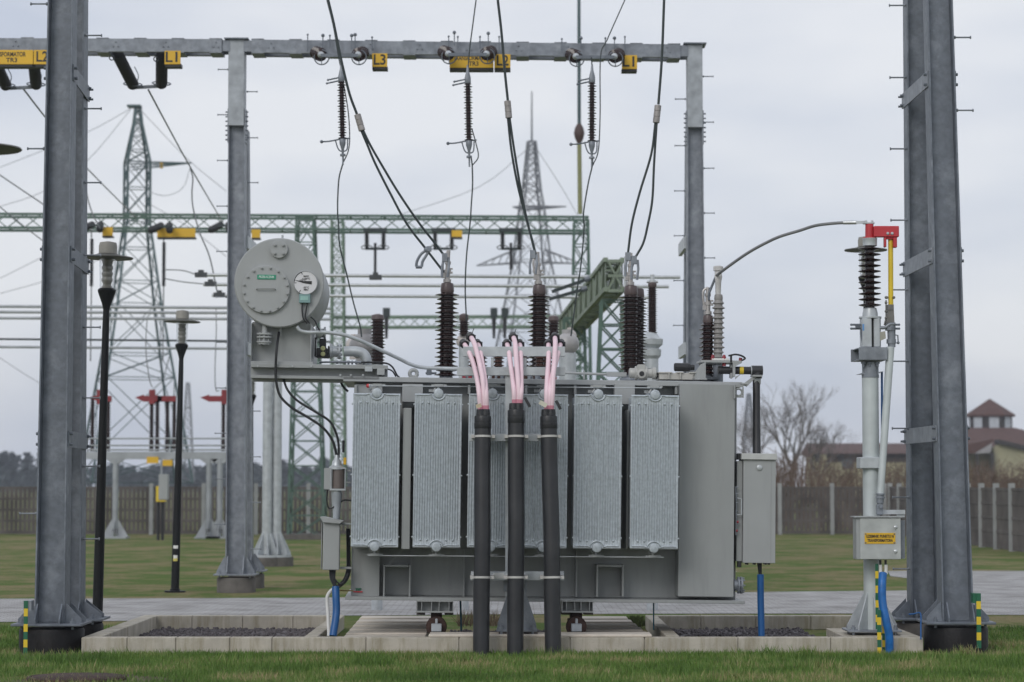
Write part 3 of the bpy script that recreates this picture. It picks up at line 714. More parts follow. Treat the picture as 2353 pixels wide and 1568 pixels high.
def street_lamp(label, px, Y, H=4.58, rb=.062, rt=.036, hat=.295, stickers=False, base=True, lean=0):
    b = A(px, 1110, Y); b.z = 0; t = thing('street_lamp', label, 'street lamp', b, (0,lean,0), 'street lamps along the switchyard road')
    SP = WM[t.name] @ Matrix.Translation(-b); MB = lambda: MB0(SP)
    z = H-.62
    mb = MB(); mb.lathe(b, (0,0,1), [(rb*1.25,0),(rb*1.25,.05),(rb,.06),(rb*.95,1.1),(rt*1.1,H-1.0),(rt,z-.2)], 18); mb.build('pole', lampblk, t)
    mb = MB(); mb.lathe(b, (0,0,1), [(rt,z-.21),(rt*1.1,z-.19),(.055,z-.13),(.1,z-.01),(.105,z+.02),(.085,z+.04)], 18); mb.build('lamp_holder', lampblk, t)
    mb = MB(); mb.lathe(b, (0,0,1), [(.082,z+.04),(.088,z+.2),(.096,z+.38)], 20, cap=False); mb.build('glass_cylinder', glassm, t)
    mb = MB(); mb.lathe(b, (0,0,1), [(.075,z+.04),(.045,z+.08),(.05,z+.1),(.066,z+.13),(.066,z+.15),(.054,z+.17),(.066,z+.2),(.066,z+.22),(.054,z+.24),(.066,z+.27),(.066,z+.29),(.054,z+.31),(.066,z+.36)], 16); mb.build('bulb_louvre', mat('lamp_louvre',(.24,.235,.215),.4,.2), t)
    mb = MB(); mb.lathe(b, (0,0,1), [(.02,z+.378),(hat*.97,z+.384),(hat,z+.391),(hat*.98,z+.402),(.14,z+.428),(.09,z+.45)], 32); mb.build('hat_shade', mat('lamp_hat',(.085,.085,.075),.5,.1), t)
    mb = MB(); mb.lathe(b, (0,0,1), [(.105,z+.42),(.107,z+.53),(.095,z+.57),(.02,z+.585)], 20); mb.build('top_cap', mat('lamp_cap',(.27,.26,.23),.5), t)
    if base:
        mb = MB(); mb.lathe(b, (0,0,1), [(.17,0),(.17,.025),(.09,.03)], 20); mb.build('base_flange', lampblk, t)
    if stickers:
        for zz, m_, nm, wd in ((.50, mat('sticker_yellow',(.6,.52,.12),.5), 'yellow_sticker', .55), (.545, white, 'white_sticker', .5), (.70, white, 'white_sticker', .6)):
            mb = MB(); q = [b + Vector((rb*1.03*math.sin(v), -rb*1.03*math.cos(v), 0)) for v in np.linspace(-wd, wd, 6)]; h = .045 if zz == .50 else .05
            mb.add([p+Vector((0,0,zz)) for p in q] + [p+Vector((0,0,zz+h)) for p in q], [(i,i+1,i+7,i+6) for i in range(5)]); mb.build(nm, m_, t)
    return t
street_lamp('black street lamp with a disc hat, nearest and just right of the left steel columns', 226, 27.8, 4.57, rb=.06, lean=.019)
street_lamp('black street lamp with a disc hat standing on the grass beyond the road', 404, 38.9, 4.57, stickers=True, rb=.066, lean=.019)
street_lamp('black street lamp whose head is hidden behind the conservator frame', 577, 54, 4.3, stickers=True)
street_lamp('street lamp of which only the tip of its disc hat enters at left', -53, 17.6, 4.42)
street_lamp('street lamp whose disc hat shows behind the brown insulator of the earthing switch', 1994, 33, 5.16, rb=.05, rt=.036)
# ================================================================ GALVANIZED GANTRY (38 m away)
YG = 38.9
tg = thing('steel_gantry', 'galvanized steel gantry on square columns carrying the end-on insulators and yellow signs', 'gantry', A(545, 1110, YG))
def base_plate(parent, c, w, zp, plinth_r, pm, m=steel_m, gh=.42, name='plinth'):
    """gusseted base plate on a round plinth whose top is at zp"""
    mb = MB(); mb.lathe((c.x,c.y,0), (0,0,1), [(plinth_r,-.05),(plinth_r,zp-.02),(plinth_r*.97,zp)], 32); mb.build(name, pm, parent)
    mb = MB(); mb.box((c.x-plinth_r*1.08,c.y-plinth_r*1.0,zp+.035),(c.x+plinth_r*1.08,c.y+plinth_r*1.0,zp+.06))
    bp = mb.build('base_plate', m, parent, bevel=.004)
    for s in (-1, 1):
        for o in (-.8, .8):
            x0 = c.x+s*w*.5; x1 = c.x+s*plinth_r*.98; yy = c.y+o*w*.5
            mb = MB(); mb.prism([(x0,yy,zp+.06),(x1,yy,zp+.06),(x1,yy,zp+.1),(x0+s*.015,yy,zp+gh)], (0,.014,0)); mb.build('gusset', m, parent, smooth=0)
            xx = c.x+o*w*.5; y0 = c.y+s*w*.5; y1 = c.y+s*plinth_r*.95
            mb = MB(); mb.prism([(xx,y0,zp+.06),(xx,y1,zp+.06),(xx,y1,zp+.1),(xx,y0+s*.015,zp+gh)], (.014,0,0)); mb.build('gusset', m, parent, smooth=0)
    for s in (-1,1):
        for q in (-1,1):
            mb = MB(); p = (c.x+s*plinth_r*.78, c.y+q*plinth_r*.78); mb.cyl((*p,zp+.0),(*p,zp+.11),.014,n=8); mb.cyl((*p,zp+.06),(*p,zp+.085),.028,n=6)
            mb.build('anchor_bolt', m, parent)
def peg(parent, p, dx, r=.011):
    mb = MB(); p = Vector(p); q = p+Vector((dx,0,0)); mb.cyl(p, q, r, n=6); mb.cyl(q, q+Vector((math.copysign(.012,dx),0,0)), r*1.9, n=6)
    mb.cyl(p+Vector((math.copysign(.01,dx),0,0)), p+Vector((math.copysign(.025,dx),0,0)), r*2, n=6)
    return mb.build('step_bolt', steel_m, parent)
def square_leg(px_t, wt, px_b, wb, ytop, Y, ysplit, far):
    a = A(px_b, 1330, Y); a.z = .3; b = A(px_t, ytop, Y); s_ = A(px_t, ysplit, Y)
    mb = MB(); f = (s_.z-a.z)/(b.z-a.z); mid = lerp(a, b, f); wm = lerp(wb, wt, f)*Y/F
    hleg(mb, a, mid, wb*Y/F, wm, .3, .26, .018, .012); leg = mb.build('leg', steel_m if not far else steel_g, tg, smooth=0)
    return a, b, mid, leg
colinfo = []
for (pt, wt, pb, wb, yt, ys, px_far) in ((546, 37, 543, 46, 95, 292, 574), (1595, 35, 1601, 46, 106, 296, 1583)):
    a, b, mid, leg = square_leg(pt, wt, pb, wb, yt, YG, ys, False)
    mb = MB(); hw = wt*YG/F/2; mb.box((b.x-hw, YG-.16, mid.z), (b.x+hw, YG+.16, b.z)); hd = mb.build('column_head', mat('head_galvanized',(.34,.365,.39),.45,.25,.2,7), tg, bevel=.006)
    mb = MB(); mb.box((b.x-hw*1.5, YG-.22, b.z), (b.x+hw*1.5, YG+.22, b.z+.02)); mb.build('cap_plate', steel_d, tg)
    mb = MB()
    for s in (-1, 1):
        for k in range(7):
            zz = mid.z-.22+k*.075; mb.cyl((mid.x+s*(hw+.005),YG-.08,zz),(mid.x+s*(hw+.055),YG-.08,zz),.014,n=6)
        mb.box((mid.x+s*hw, YG-.14, mid.z-.27), (mid.x+s*(hw+.016), YG+.14, mid.z+.28))
    mb.build('splice_plate', steel_m, tg)
    base_plate(leg, a-Vector((0,0,0)), wb*YG/F, .24, .31, conc_d, gh=.34)
    # rear leg of the A frame
    fa = A(px_far+ (-8 if px_far < 1000 else -1), 1330, YG+1.6); fa.z = .3; fb = A(px_far-(14 if px_far < 1000 else -4), ys+10, YG+1.3)
    mb = MB(); hleg(mb, fa, fb, .22, .18, .26, .22, .018, .012); rleg = mb.build('leg', steel_m, tg, smooth=0)
    base_plate(rleg, fa, .22, .24, .30, conc_d, gh=.34)
    for yb in (555, 800):     # tie brackets between front and rear leg
        p = A(pt-wt/2 if px_far > 1000 else pt+wt/2, yb, YG); mb = MB(); d = Vector((0,1.5,0))
        mb.hexa([p+Vector((-.03,.1,-.1)),p+Vector((.03,.1,-.1)),p+Vector((.03,1.5,-.1)),p+Vector((-.03,1.5,-.1))],[p+Vector((-.03,.1,.1)),p+Vector((.03,.1,.1)),p+Vector((.03,1.5,.1)),p+Vector((-.03,1.5,.1))]); mb.build('tie_bracket', steel_l, tg)
    colinfo.append((a, b, leg, pt))
for px, ys_, d in ((526,(160,264,369,474,578,683,787,892,996,1101,1205),-1),(566,(211,317,420,525,630,735,840,945,1050,1155,1262),1),(1577,(228,335,439,542,645,748,),-1),(1614,(176,281,387,490,593,698),1)):
    for y in ys_:
        dx = (y-200)*(.008)*d; p = A(px+dx, y, YG-.02); peg(colinfo[0 if px < 1000 else 1][2], p, d*.17, .009)
zb = lambda px, py: A(px, py, YG-.05)
def beam(x0, y0, x1, y1):
    a, b = zb(x0, y0), zb(x1, y1); h = .21
    mb = MB()
    for yy in (0, .42):   # two channels
        mb.prism([(a.x,YG-.2+yy,a.z),(b.x,YG-.2+yy,b.z),(b.x,YG-.2+yy,b.z-h),(a.x,YG-.2+yy,a.z-h)], (0,.014,0))
        for o in (0, -h+.014):
            e_ = .07 if yy == 0 else -.07
            mb.prism([(a.x,YG-.186+yy,a.z+o),(b.x,YG-.186+yy,b.z+o),(b.x,YG-.186+yy,b.z+o-.012),(a.x,YG-.186+yy,a.z+o-.012)], (0,e_,0))
    n = int((b.x-a.x)/.62)
    for i in range(n+1):   # battens
        f = i/n; x = lerp(a.x+.1,b.x-.1,f); z = lerp(a.z,b.z,f)
        for o in (.003, -h-.015): mb.box((x-.1,YG-.206,z+o),(x+.1,YG+.24,z+o+.012))
    i = .5
    while i < n:
        x = lerp(a.x,b.x,i/n); z = lerp(a.z,b.z,i/n)-h*.45
        for s in ((0,.045),(-.04,-.03),(.04,-.03)): mb.cyl((x+s[0],YG-.2,z+s[1]),(x+s[0],YG-.222,z+s[1]),.012,n=6)
        i += 1.27
    mb.build('beam', steel_m, tg, smooth=0)
    for xx, zz in ((a.x, a.z), (b.x, b.z)):   # end plates toward the column
        mb = MB(); s = 1 if xx == b.x else -1
        mb.box((xx, YG-.17, zz-h+.02), (xx+s*.13, YG-.155, zz-.01)); mb.build('joint_plate', steel_m, tg); mb = MB(); mb.box((xx, YG+.155, zz-h+.02), (xx+s*.13, YG+.17, zz-.01)); mb.build('joint_plate', steel_m, tg)
beam(-120, 91, 512, 94); beam(580, 95, 1562, 106)
for x in (727,): pass

# ---- yellow signs on the gantry
def sign(label, x0, y0, x1, y1, Y, lines, backing=True, bold=.004):
    a, b = A(x0, y1, Y), A(x1, y0, Y); t = thing('phase_sign', label, 'sign', a, (0,0,0), 'yellow signs on the galvanized gantry')
    mb = MB(); mb.box((a.x,Y,a.z),(b.x,Y+.012,b.z)); pl_ = mb.build('plate', yellow, t, bevel=.003)
    mb = MB(); mb.box((a.x+.03,Y+.0125,a.z-.04),(b.x-.01,Y+.05,b.z-.02)); mb.box((a.x,Y+.05,a.z-.035),(b.x,Y+.25,a.z+.02)); mb.build('backing', ink, t)
    for txt, fx, fz, size, wd in lines:
        c = Vector((lerp(a.x,b.x,fx), Y-.002, lerp(a.z,b.z,fz))) - Vector(t.location)
        lettering(txt, size, pl_, c, ink, bold, wd)
    return t
W = lambda px: px*38.6/F
sign('yellow phase sign L1 beside the black insulators left of the square column', 378,117,415,148,38.6,[('L1',.5,.5,.235,.19)])
sign('yellow phase sign L2 partly hidden by the left steel columns', 77,115,116,148,38.6,[('L2',.5,.5,.235,.19)])
sign('long yellow sign reading TRANSFORMATOR TR3 at the left edge', -46,115,76,148,38.6,[('TRANSFORMATOR',.5,.68,.1,.62),('TR3',.6,.28,.1,.18)], bold=.002)
sign('yellow phase sign L3 under the gantry beam', 855,123,890,154,38.6,[('L3',.5,.5,.235,.19)])
sign('yellow phase sign L2 beside the long sign at mid gantry', 1136,125,1173,156,38.6,[('L2',.5,.5,.235,.19)])
sign('long yellow sign reading TRANSFORMATOR TR3 behind the middle pair of insulators', 1033,124,1134,156,38.6,[('TRANSFORMATOR',.5,.68,.1,.58),('TR3',.55,.28,.1,.16)], bold=.002)
sign('yellow phase sign L1 nearest the right end of the gantry', 1429,127,1464,159,38.6,[('L1',.5,.5,.235,.19)])

# ---- end-on strain insulators pointing at the viewer, with rings and horns
def endon(label, x0, x1, y, horns):
    t = thing('strain_insulator', label, 'insulator', A((x0+x1)/2, y, 37.6), (0,0,0), 'pairs of end-on strain insulators')
    for px, s in ((x0,-1),(x1,1)):
        p = A(px+s*10, y-2, 38.65); q = A(px, y+2, 37.55)
        mb = MB(); ax = q-p; mb.lathe(p, ax, sheds(.045,.108,0,ax.length,11), 16); mb.build('insulator_string', brown, t)
        mb = MB(); mb.lathe(q, ax, [(.04,-.03),(.052,0),(.052,.05),(.035,.07),(.02,.12)], 14); mb.build('end_cap', steel_l, t)
        mb = MB(); c = A(px+2, y+8, 37.6); mb.torus(c, (0,1,.1), .115, .011, 22, 6); mb.cyl(c-Vector((0,0,.115)), c+Vector((0,0,.06)), .008, n=6); mb.build('grading_ring', steel_d, t)
    for hx, h0, h1, k in horns:
        mb = MB(); a, b = A(hx, h0, 38.6), A(hx, h1, 38.6); mb.cyl(a, b, .01, n=6); mb.ball(b, .03 if k else .018, 8, 6); mb.build('arcing_horn', steel_d, t)
    mb = MB(); a = A(x0, y+4, 37.45); b = A(x1, y+4, 37.45); mb.bar(a, b, .05); mb.build('yoke', steel_d, t)
endon('pair of brown end-on insulators on the gantry above the left hanging insulator', 737, 823, 124, [(707,118,80,0),(742,112,82,1),(758,112,82,0),(808,112,82,1),(816,112,80,1),(855,118,86,0)])
endon('pair of brown end-on insulators in front of the long yellow sign', 1030, 1118, 122, [(1031,112,84,0),(1044,105,75,1),(1052,112,85,0),(1103,112,85,0),(1122,108,77,1),(1147,118,85,0)])
endon('pair of brown end-on insulators nearest the right end of the gantry', 1323, 1412, 128, [(1291,122,90,0),(1335,112,88,1),(1391,118,88,0),(1412,112,88,1),(1436,118,85,0)])

# ---- black strain pairs leading away at the left
def awaypair(label, tops, bots, Yt, Yb, wire_end):
    t = thing('strain_insulator', label, 'insulator', A(*bots[0], Yb), (0,0,0), 'pairs of black strain insulators at left')
    for p_, q_ in zip(tops, bots):
        p, q = A(*p_, Yt), A(*q_, Yb); ax = q-p; mb = MB(); mb.lathe(p, ax, sheds(.075,.1,0,ax.length,24), 14); mb.build('insulator_string', dkins, t)
        mb = MB(); mb.torus(q-ax.normalized()*.05, (0.1,-.35,1), .155, .011, 22, 6); mb.build('grading_ring', steel_d, t)
        mb = MB(); h = A(q_[0]+8, q_[1]-4, Yb); mb.tube(spline([h, A(q_[0]+12,q_[1]-22,Yb), A(q_[0]+3,q_[1]-42,Yb)]), .009, 6); mb.build('arcing_horn', steel_d, t)
        mb = MB(); c = A(p_[0]-13, p_[1]+8, Yt); mb.torus(c, (0,1,0), .04, .01, 14, 5); mb.build('shackle_ring', steel_d, t)
    mb = MB(); mb.bar(A(bots[0][0]-3,bots[0][1]+6,Yb), A(bots[1][0]+3,bots[1][1]+4,Yb), .05); mb.build('yoke', steel_d, t)
    return t
awaypair('pair of black strain insulators hanging right of the left steel columns', [(270,125),(372,128)], [(306,196),(371,194)], 39.0, 40.6, None)
awaypair('pair of black strain insulators hanging at the left edge of the picture', [(-20,125),(76,128)], [(14,198),(83,196)], 39.0, 40.6, None)

# ================================================================ CONDUCTORS
def wire(label, pts, Y, r, m=wirem, k=6, group='overhead conductors', fittings=()):
    P = spline(pxpath(pts, Y), k); mb = MB(); mb.tube(P, r, 8)
    if not fittings: o = mb.build('conductor', m); return tag(o, label, 'cable', group)
    t = thing('conductor', label, 'cable', P[-1], (0,0,0), group); mb.build('strand', m, t); return t
wire('grey conductor running down from the right black insulators to the green truss', [(341,207),(388,295),(437,384),(512,512)], [40.6,48,56,72], .016, wirel, 3)
wire('dark jumper loop hanging down across the far pylon to the busbar end', [(437,386),(443,410),(441,443),(444,480),(459,535),(482,592),(499,672)], 56, .016, wirel)
wire('grey conductor at the left edge running down behind the columns', [(54,205),(98,262),(140,312),(194,381),(312,500)], [40.6,46,52,60,73], .016, wirel, 3)
wire('thin jumper curving down right of the left steel columns', [(194,383),(199,443),(212,490),(230,525)], 60, .016, wirel)
wire('grey conductor crossing the sky at left, upper of two', [(-10,396),(97,468),(200,535)], 60, .016, wirel, 3)
wire('grey conductor crossing the sky at left, lower of two', [(-10,468),(95,551),(200,620)], 60, .014, wirel, 3)
th = mat('far_wire', (.22,.23,.25), .6, 0, .05)
for lab, p in (('thin far wire from the pylon top towards the left, upper',[(300,250),(194,307),(0,385)]),('thin far wire from the pylon top towards the left, lower',[(300,252),(200,370),(100,440),(0,475)]),
               ('thin far wire from the pylon top towards the right',[(322,252),(430,365),(520,440)]),('thin far wire passing under the green truss at left',[(0,640),(95,592),(210,530)]),
               ('lowest thin far wire rising towards the pylon at left',[(0,675),(120,640),(280,575)]),('faint far wire sagging at the left edge',[(-5,820),(90,880),(200,935)]),
               ('faint far wire from the second pylon to the left',[(1215,340),(1100,430),(900,500)]),('faint far wire from the second pylon to the right',[(1235,345),(1290,430),(1330,500)]),
               ('thin drooping wire from the pylon arm back to the mast',[(438,382),(420,432),(380,450),(340,440)]),('thin far wire under the pylon arm',[(345,470),(430,520),(520,590)])):
    wire(lab, p, 112, .014, th, 4, 'thin far wires')
wire('grey jumper from the far long insulator to the topmost busbar', [(376,620),(420,622),(450,631)], 62, .014, wirel)
wire('grey jumper from the far long insulator to the middle busbar', [(376,640),(420,648),(470,653)], 62, .014, wirel)
wire('thin hanging wire left of the square column down to a red contact', [(496,706),(497,760),(494,850),(496,895),(504,898)], 72, .014, wirel)
wire('thin hanging wire between the two lamps down to a red contact', [(350,890),(343,870),(335,800),(338,735)], 72, .014, wirel)

# ---- droppers and hanging insulators (about 33 m away)
YD = 33.0
def dropper(label, up, ins, down, jump, k):
    wire(label[0], up, YD, .009, wirem)
    wire(label[1], down, YD, .010, wirem)
    wire(label[2], jump, YD, .008, wirem)
    a, b = A(*ins[0], YD), A(*ins[1], YD); ax = a-b
    t = thing('hanging_insulator', label[3], 'insulator', b, (0,0,0), 'hanging rod insulators')
    mb = MB(); mb.lathe(b, ax, sheds(.03,.062,0,ax.length,22,.8), 14); mb.build('shed_stack', brown, t)
    mb = MB(); mb.lathe(a, ax, [(.035,-.02),(.045,.0),(.045,.06),(.02,.16),(.012,.24)], 10); mb.build('end_fitting', steel_m, t); mb = MB(); mb.lathe(b, -ax, [(.035,-.02),(.045,0),(.045,.06),(.02,.14),(.015,.2),(.04,.21),(.04,.235),(.012,.24),(.012,.36)], 10); mb.build('end_fitting', steel_m, t)
    mb = MB()
    px, py = ins[0]
    for dy in (0, 8):
        mb.tube([A(px-2,py-8+dy*.9,YD), A(px-31-dy*.3,py-2+dy,YD)], .011, 6); mb.ball(A(px-31-dy*.3,py-2+dy,YD), .016, 8, 6)
    px, py = ins[1]
    mb.tube(spline([A(px+18,py-2,YD), A(px-4,py,YD), A(px-30,py+5,YD), A(px-48,py+6,YD)]), .011, 6); mb.ball(A(px-48,py+6,YD), .024, 8, 6)
    mb.tube(spline([A(px-16,py+4,YD), A(px-10,py+22,YD), A(px-2,py+28,YD), A(px+10,py+24,YD), A(px+12,py,YD)]), .010, 6)
    mb.build('arcing_horn', steel_d, t)
dropper(('thin dropper coming down beside the left twin conductor','thin dropper from the left hanging insulator down past the conservator','short jumper beside the left hanging insulator','brown hanging insulator left, beside the left twin conductor'),
        [(751,0),(766,60),(778,131),(786,166)], [(784.5,186),(787,320)], [(788,352),(788,374),(779,410),(776,459),(776,495),(778,515),(780.5,564),(795,623),(812.5,697),(827,748),(831,775)], [(789,190),(800,256),(803.5,315),(800,348),(789,373)], 0)
dropper(('thin dropper coming down in front of the middle yellow sign','thin dropper from the middle hanging insulator down behind the first bushing','short jumper beside the middle hanging insulator','brown hanging insulator at mid gantry, below the long yellow sign'),
        [(1094,0),(1086,60),(1079,115),(1075,166)], [(1075,190),(1077.5,324)], [(1082,358),(1085,381),(1085.8,427),(1083,470),(1080,515),(1072,588),(1069,665),(1072,738)], [(1084,295),(1094,331),(1099,361),(1085,381)], 1)
dropper(('short shackle wire above the right hanging insulator','thin dropper from the right hanging insulator down to the far equipment','long jumper coming down past the right hanging insulator','brown hanging insulator at right, beside the far lightning mast'),
        [(1359,132),(1360,150),(1360.4,166)], [(1360.4,188),(1360,326)], [(1361,362),(1361,381),(1352,420),(1341,489),(1342,527),(1335,608),(1327,662),(1312,773)], [(1436,0),(1395,92),(1380,131),(1379,262),(1375,345),(1362,381)], 2)

# ---- twin conductors to the three bushings
def twin(label, up, clamp, la, lb, Yw, fit):
    YW = Yw; t = thing('twin_conductor', label, 'cable', A(*la[-1], YW), (0,0,0), 'twin conductors to the bushings')
    mb = MB(); mb.tube(spline(pxpath(up, YW)), .0145, 8); mb.build('upper_strand', wirem, t)
    c0, c1 = A(*clamp[0], YW), A(*clamp[1], YW); ax = c1-c0; mb = MB()
    n = ax.normalized(); Lc = ax.length
    mb.lathe(c0, ax, [(.03,0),(.038,.005),(.038,Lc*.31),(.032,Lc*.32),(.032,Lc*.34),(.038,Lc*.35),(.038,Lc*.64),(.032,Lc*.65),(.032,Lc*.67),(.038,Lc*.68),(.038,Lc*.97),(.03,Lc)], 14); cl = mb.build('clamp', mat('clamp_metal',(.33,.31,.30),.5,.3,.2,20), t)
    for pts_, nm in ((la,1),(lb,2)):
        mb = MB(); mb.tube(spline(pxpath(pts_, YW)), .013, 8); mb.build('lower_strand', wirem, t)
    for (kind, x, y, ang) in fit:
        mb = MB(); p = A(x, y, YW)
        if kind == 'u':    # hanging U-shaped spacer
            s = .0047
            mb.tube(spline([p, p+Vector((-14*s,-0,-11*s)), p+Vector((-23*s,0,-27*s)), p+Vector((-25*s,0,-40*s))]), .0155, 8)
            mb.tube(spline([p+Vector((4*s,0,-4*s)), p+Vector((-3*s,0,-16*s)), p+Vector((-10*s,0,-28*s)), p+Vector((-12*s,0,-40*s))]), .0155, 8)
            mb.tube([p+Vector((-26*s,0,-41*s)), p+Vector((-11*s,0,-41*s))], .017, 8); mb.ball(p, .035, 10, 8); mb.box(p+Vector((0,-.03,-.02)), p+Vector((.05,.03,.035)))
            mb.build('spacer', steel_d, t)
        else:
            mb.box(p-Vector((.03,.03,.045)), p+Vector((.03,.03,.045))); mb.tube([p, p+Vector((-.03,-.02,-.1)), p+Vector((-.03,-.02,-.22))], .014, 8); mb.tube([p+Vector((.04,0,0)), p+Vector((.045,-.02,-.1)), p+Vector((.03,-.02,-.22))], .014, 8)
            mb.build('clamp_block', steel_m, t)
twin('twin black conductor sloping down from top left to the left bushing', [(754,0),(766,50),(774,89),(787,151),(803.5,217),(820,262)], ((821,263),(832,301)),
     [(830,300),(844,333),(862.6,377),(898,447),(934.8,514.6),(980,574),(1020,626)], [(834,299),(850,332),(875.7,377),(918,447),(964.3,514.6),(1000,560),(1024,592)], 26.5, [('u',981,574,0),('b',1022,592,0)])
twin('twin black conductor coming down steeply to the middle bushing', [(1143.8,0),(1152,72),(1160,164),(1167,232)], ((1166,232),(1169.4,272)),
     [(1167,271),(1175,345),(1189.8,427),(1206,490),(1218,535),(1228,575)], [(1171,271),(1181.6,345),(1198,443),(1212,510),(1225,560),(1233,592)], 26.5, [('b',1224,585,0)])
twin('twin black conductor coming down to the right bushing, strands far apart', [(1526,0),(1521,131),(1513,240)], ((1512,242),(1507.5,283)),
     [(1506,282),(1496.6,354),(1470,443),(1452,514.6),(1443,582)], [(1509,282),(1503,377),(1499,459),(1489,515),(1478,559),(1460,592)], 26.5, [('b',1443,590,0),('b',1457,598,0)])

# ================================================================ NEAR GANTRY COLUMNS
def near_column(label, Xn, Yn, wn, Xf, Yf, wf, top, brk, pegs, side, plinths):
    t = thing('steel_column', label, 'steel column', (Xn, Yn, 0))
    ze = 9.5
    legs = []
    for (X, Y, w, pl) in ((Xn, Yn, wn, plinths[0]), (Xf, Yf, wf, plinths[1])):
        X1, Y1, w1 = (top[0] if (X, Y) == (Xn, Yn) else top[1])
        p0, p1 = Vector((X, Y, pl[1]+.06)), Vector((X1, Y1, ze))
        mb = MB(); hleg(mb, p0, p1, w, w1, .3, .26, .018, .014); leg = mb.build('leg', steel_d, t, smooth=0, bevel=.003)
        legs.append((p0, p1, w, w1, leg))
        c = Vector((X, Y, 0)); base_plate(leg, c, w, pl[1], pl[0], pl[2], steel_d, gh=.26)
    def at(z, k):
        p0, p1, w0, w1, _ = legs[k]; f = (z-p0.z)/(p1.z-p0.z); return lerp(p0, p1, f), lerp(w0, w1, f)
    for z in brk:          # bracket plates joining the two legs along the inner flange
        (a, wa), (b, wb) = at(z, 0), at(z, 1); s = side
        for q in (s, -s):
            x0, x1 = a.x+q*wa/2, b.x+q*wb/2
            mb = MB(); y0, y1 = a.y-.10, b.y+(.19 if q == s else -.3); e_ = q*.012
            mb.hexa([(x0,y0,z-.085),(x0+e_,y0,z-.085),(x1+e_,y1,z-.085),(x1,y1,z-.085)], [(x0,y0,z+.085),(x0+e_,y0,z+.085),(x1+e_,y1,z+.085),(x1,y1,z+.085)]); 
            br = mb.build('bracket', steel_m if side < 0 else steel_d, t)
            mb = MB()
            for zz in (-.055, .055):
                for fy, xx in ((y0+.07, x0), (y1-.08, x1)):
                    mb.cyl((xx+e_,fy,z+zz),(xx+e_+q*.03,fy,z+zz),.018,n=6)
                mb.cyl((x1+q*.005,y1+.002,z+zz),(x1+q*.05,y1+.002,z+zz),.013,n=6)
            mb.build('bracket_bolt', steel_d, br)
    for (z, k, sd) in pegs:
        p, w_ = at(z, k); peg(legs[k][4], p+Vector((sd*w_/2, -.08, 0)), sd*.18, .0095)
    return t
zpx = lambda py, Y: A(CX, py, Y).z
near_column('galvanized A-frame column pair at left, on black-coated round foundations', -4.78, 25.25, .315, -4.83, 26.75, .215, ((-4.78,25.55,.25),(-4.83,26.55,.19)),
    [zpx(190,26), zpx(598,26), zpx(1012,26)], [(zpx(y,26.8),1,1) for y in (92,258,426,591,755,916,1072,1238)] + [(zpx(10,25.4),0,-1),(zpx(344,25.4),0,-1),(zpx(1180,25.4),0,-1)], 1, ((.335,.245,bitumen),(.33,.21,bitumen)))
near_column('galvanized A-frame column pair at right, on round foundations beside the earthing switch', 4.62, 25.3, .325, 4.58, 27.1, .30, ((4.615,26.2,.26),(4.60,27.2,.265)),
    [zpx(203,26.4), zpx(603,26.4), zpx(1000,26.4)], [(zpx(y,27.1),1,-1) for y in (13,179,343,507,667,831,985,1143,1307)] + [(zpx(93,26),0,1),(zpx(262,26),0,1)], -1, ((.33,.26,bitumen),(.33,.2,conc_d)))
# ================================================================ CONCRETE PIT
YP0, YP1, ZK = 24.95, 29.2, .165
xl, xr = A(186,1470,YP0).x, A(2122,1460,YP0).x
t = thing('concrete_kerb', 'low stained concrete kerb wall around the transformer pit', 'kerb wall', ((xl+xr)/2, YP0, 0))
def wallrun(name, p, q, th, joints, z1, cap=True):
    p, q = Vector(p), Vector(q); d = (q-p); n = Vector((-d.y, d.x, 0)).normalized()*th; mb = MB(); fs = [0]+list(joints)+[1]; g_ = .004/d.length
    for a, b in zip(fs[:-1], fs[1:]):
        A0, B0 = p+d*(a+g_), p+d*(b-g_)
        up = Vector((0,0,z1)); mb.hexa([A0, B0, B0+n, A0+n], [A0+up, B0+up, B0+n+up, A0+n+up])
    mb.box(p+n*.1+d.normalized()*.02+Vector((0,0,0)), p+n*.9-d.normalized()*.02+d+Vector((0,0,z1-.02))) if abs(d.y) < .01 else None
    return mb.build(name, conc, t, bevel=.006, smooth=0)
fx = lambda px: (A(px,1470,YP0).x-xl)/(xr-xl)
wallrun('front_wall', (xl,YP0,0), (xr,YP0,0), .18, [fx(v) for v in (292,404,528,625,841,1055,1310,1481,1696,1909)], ZK)
wallrun('left_wall', (xl+.18,YP0+.185,0), (xl+.18,YP1-.185,0), .18, (.34,.67), ZK)
xlr = A(792,1416,YP1).x; xrr = A(1482,1412,YP1).x
wallrun('rear_wall', (xl,YP1-.18,0), (xlr,YP1-.18,0), .18, (.25,.5,.75), ZK)
wallrun('rear_wall', (xrr,YP1-.18,0), (xr,YP1-.18,0), .18, (.25,.5,.75), ZK)
wallrun('right_wall', (xr,YP0+.185,0), (xr,YP1-.185,0), .18, (.34,.67), ZK)
wallrun('cross_wall', (xlr,YP0+.185,0), (xlr,YP1-.185,0), .14, (.3,.6), ZK)
wallrun('cross_wall', (xrr+.14,YP0+.3,0), (xrr+.14,YP1-.185,0), .14, (.3,.6), ZK)
# corner slab carrying the earthing switch
xs0, xs1 = A(1945,1460,25).x, xr-.19
mb = MB(); mb.box((xs0,YP0+.185,0),(xs1,26.6,ZK-.004)); mb.build('corner_slab', conc, t, bevel=.006)

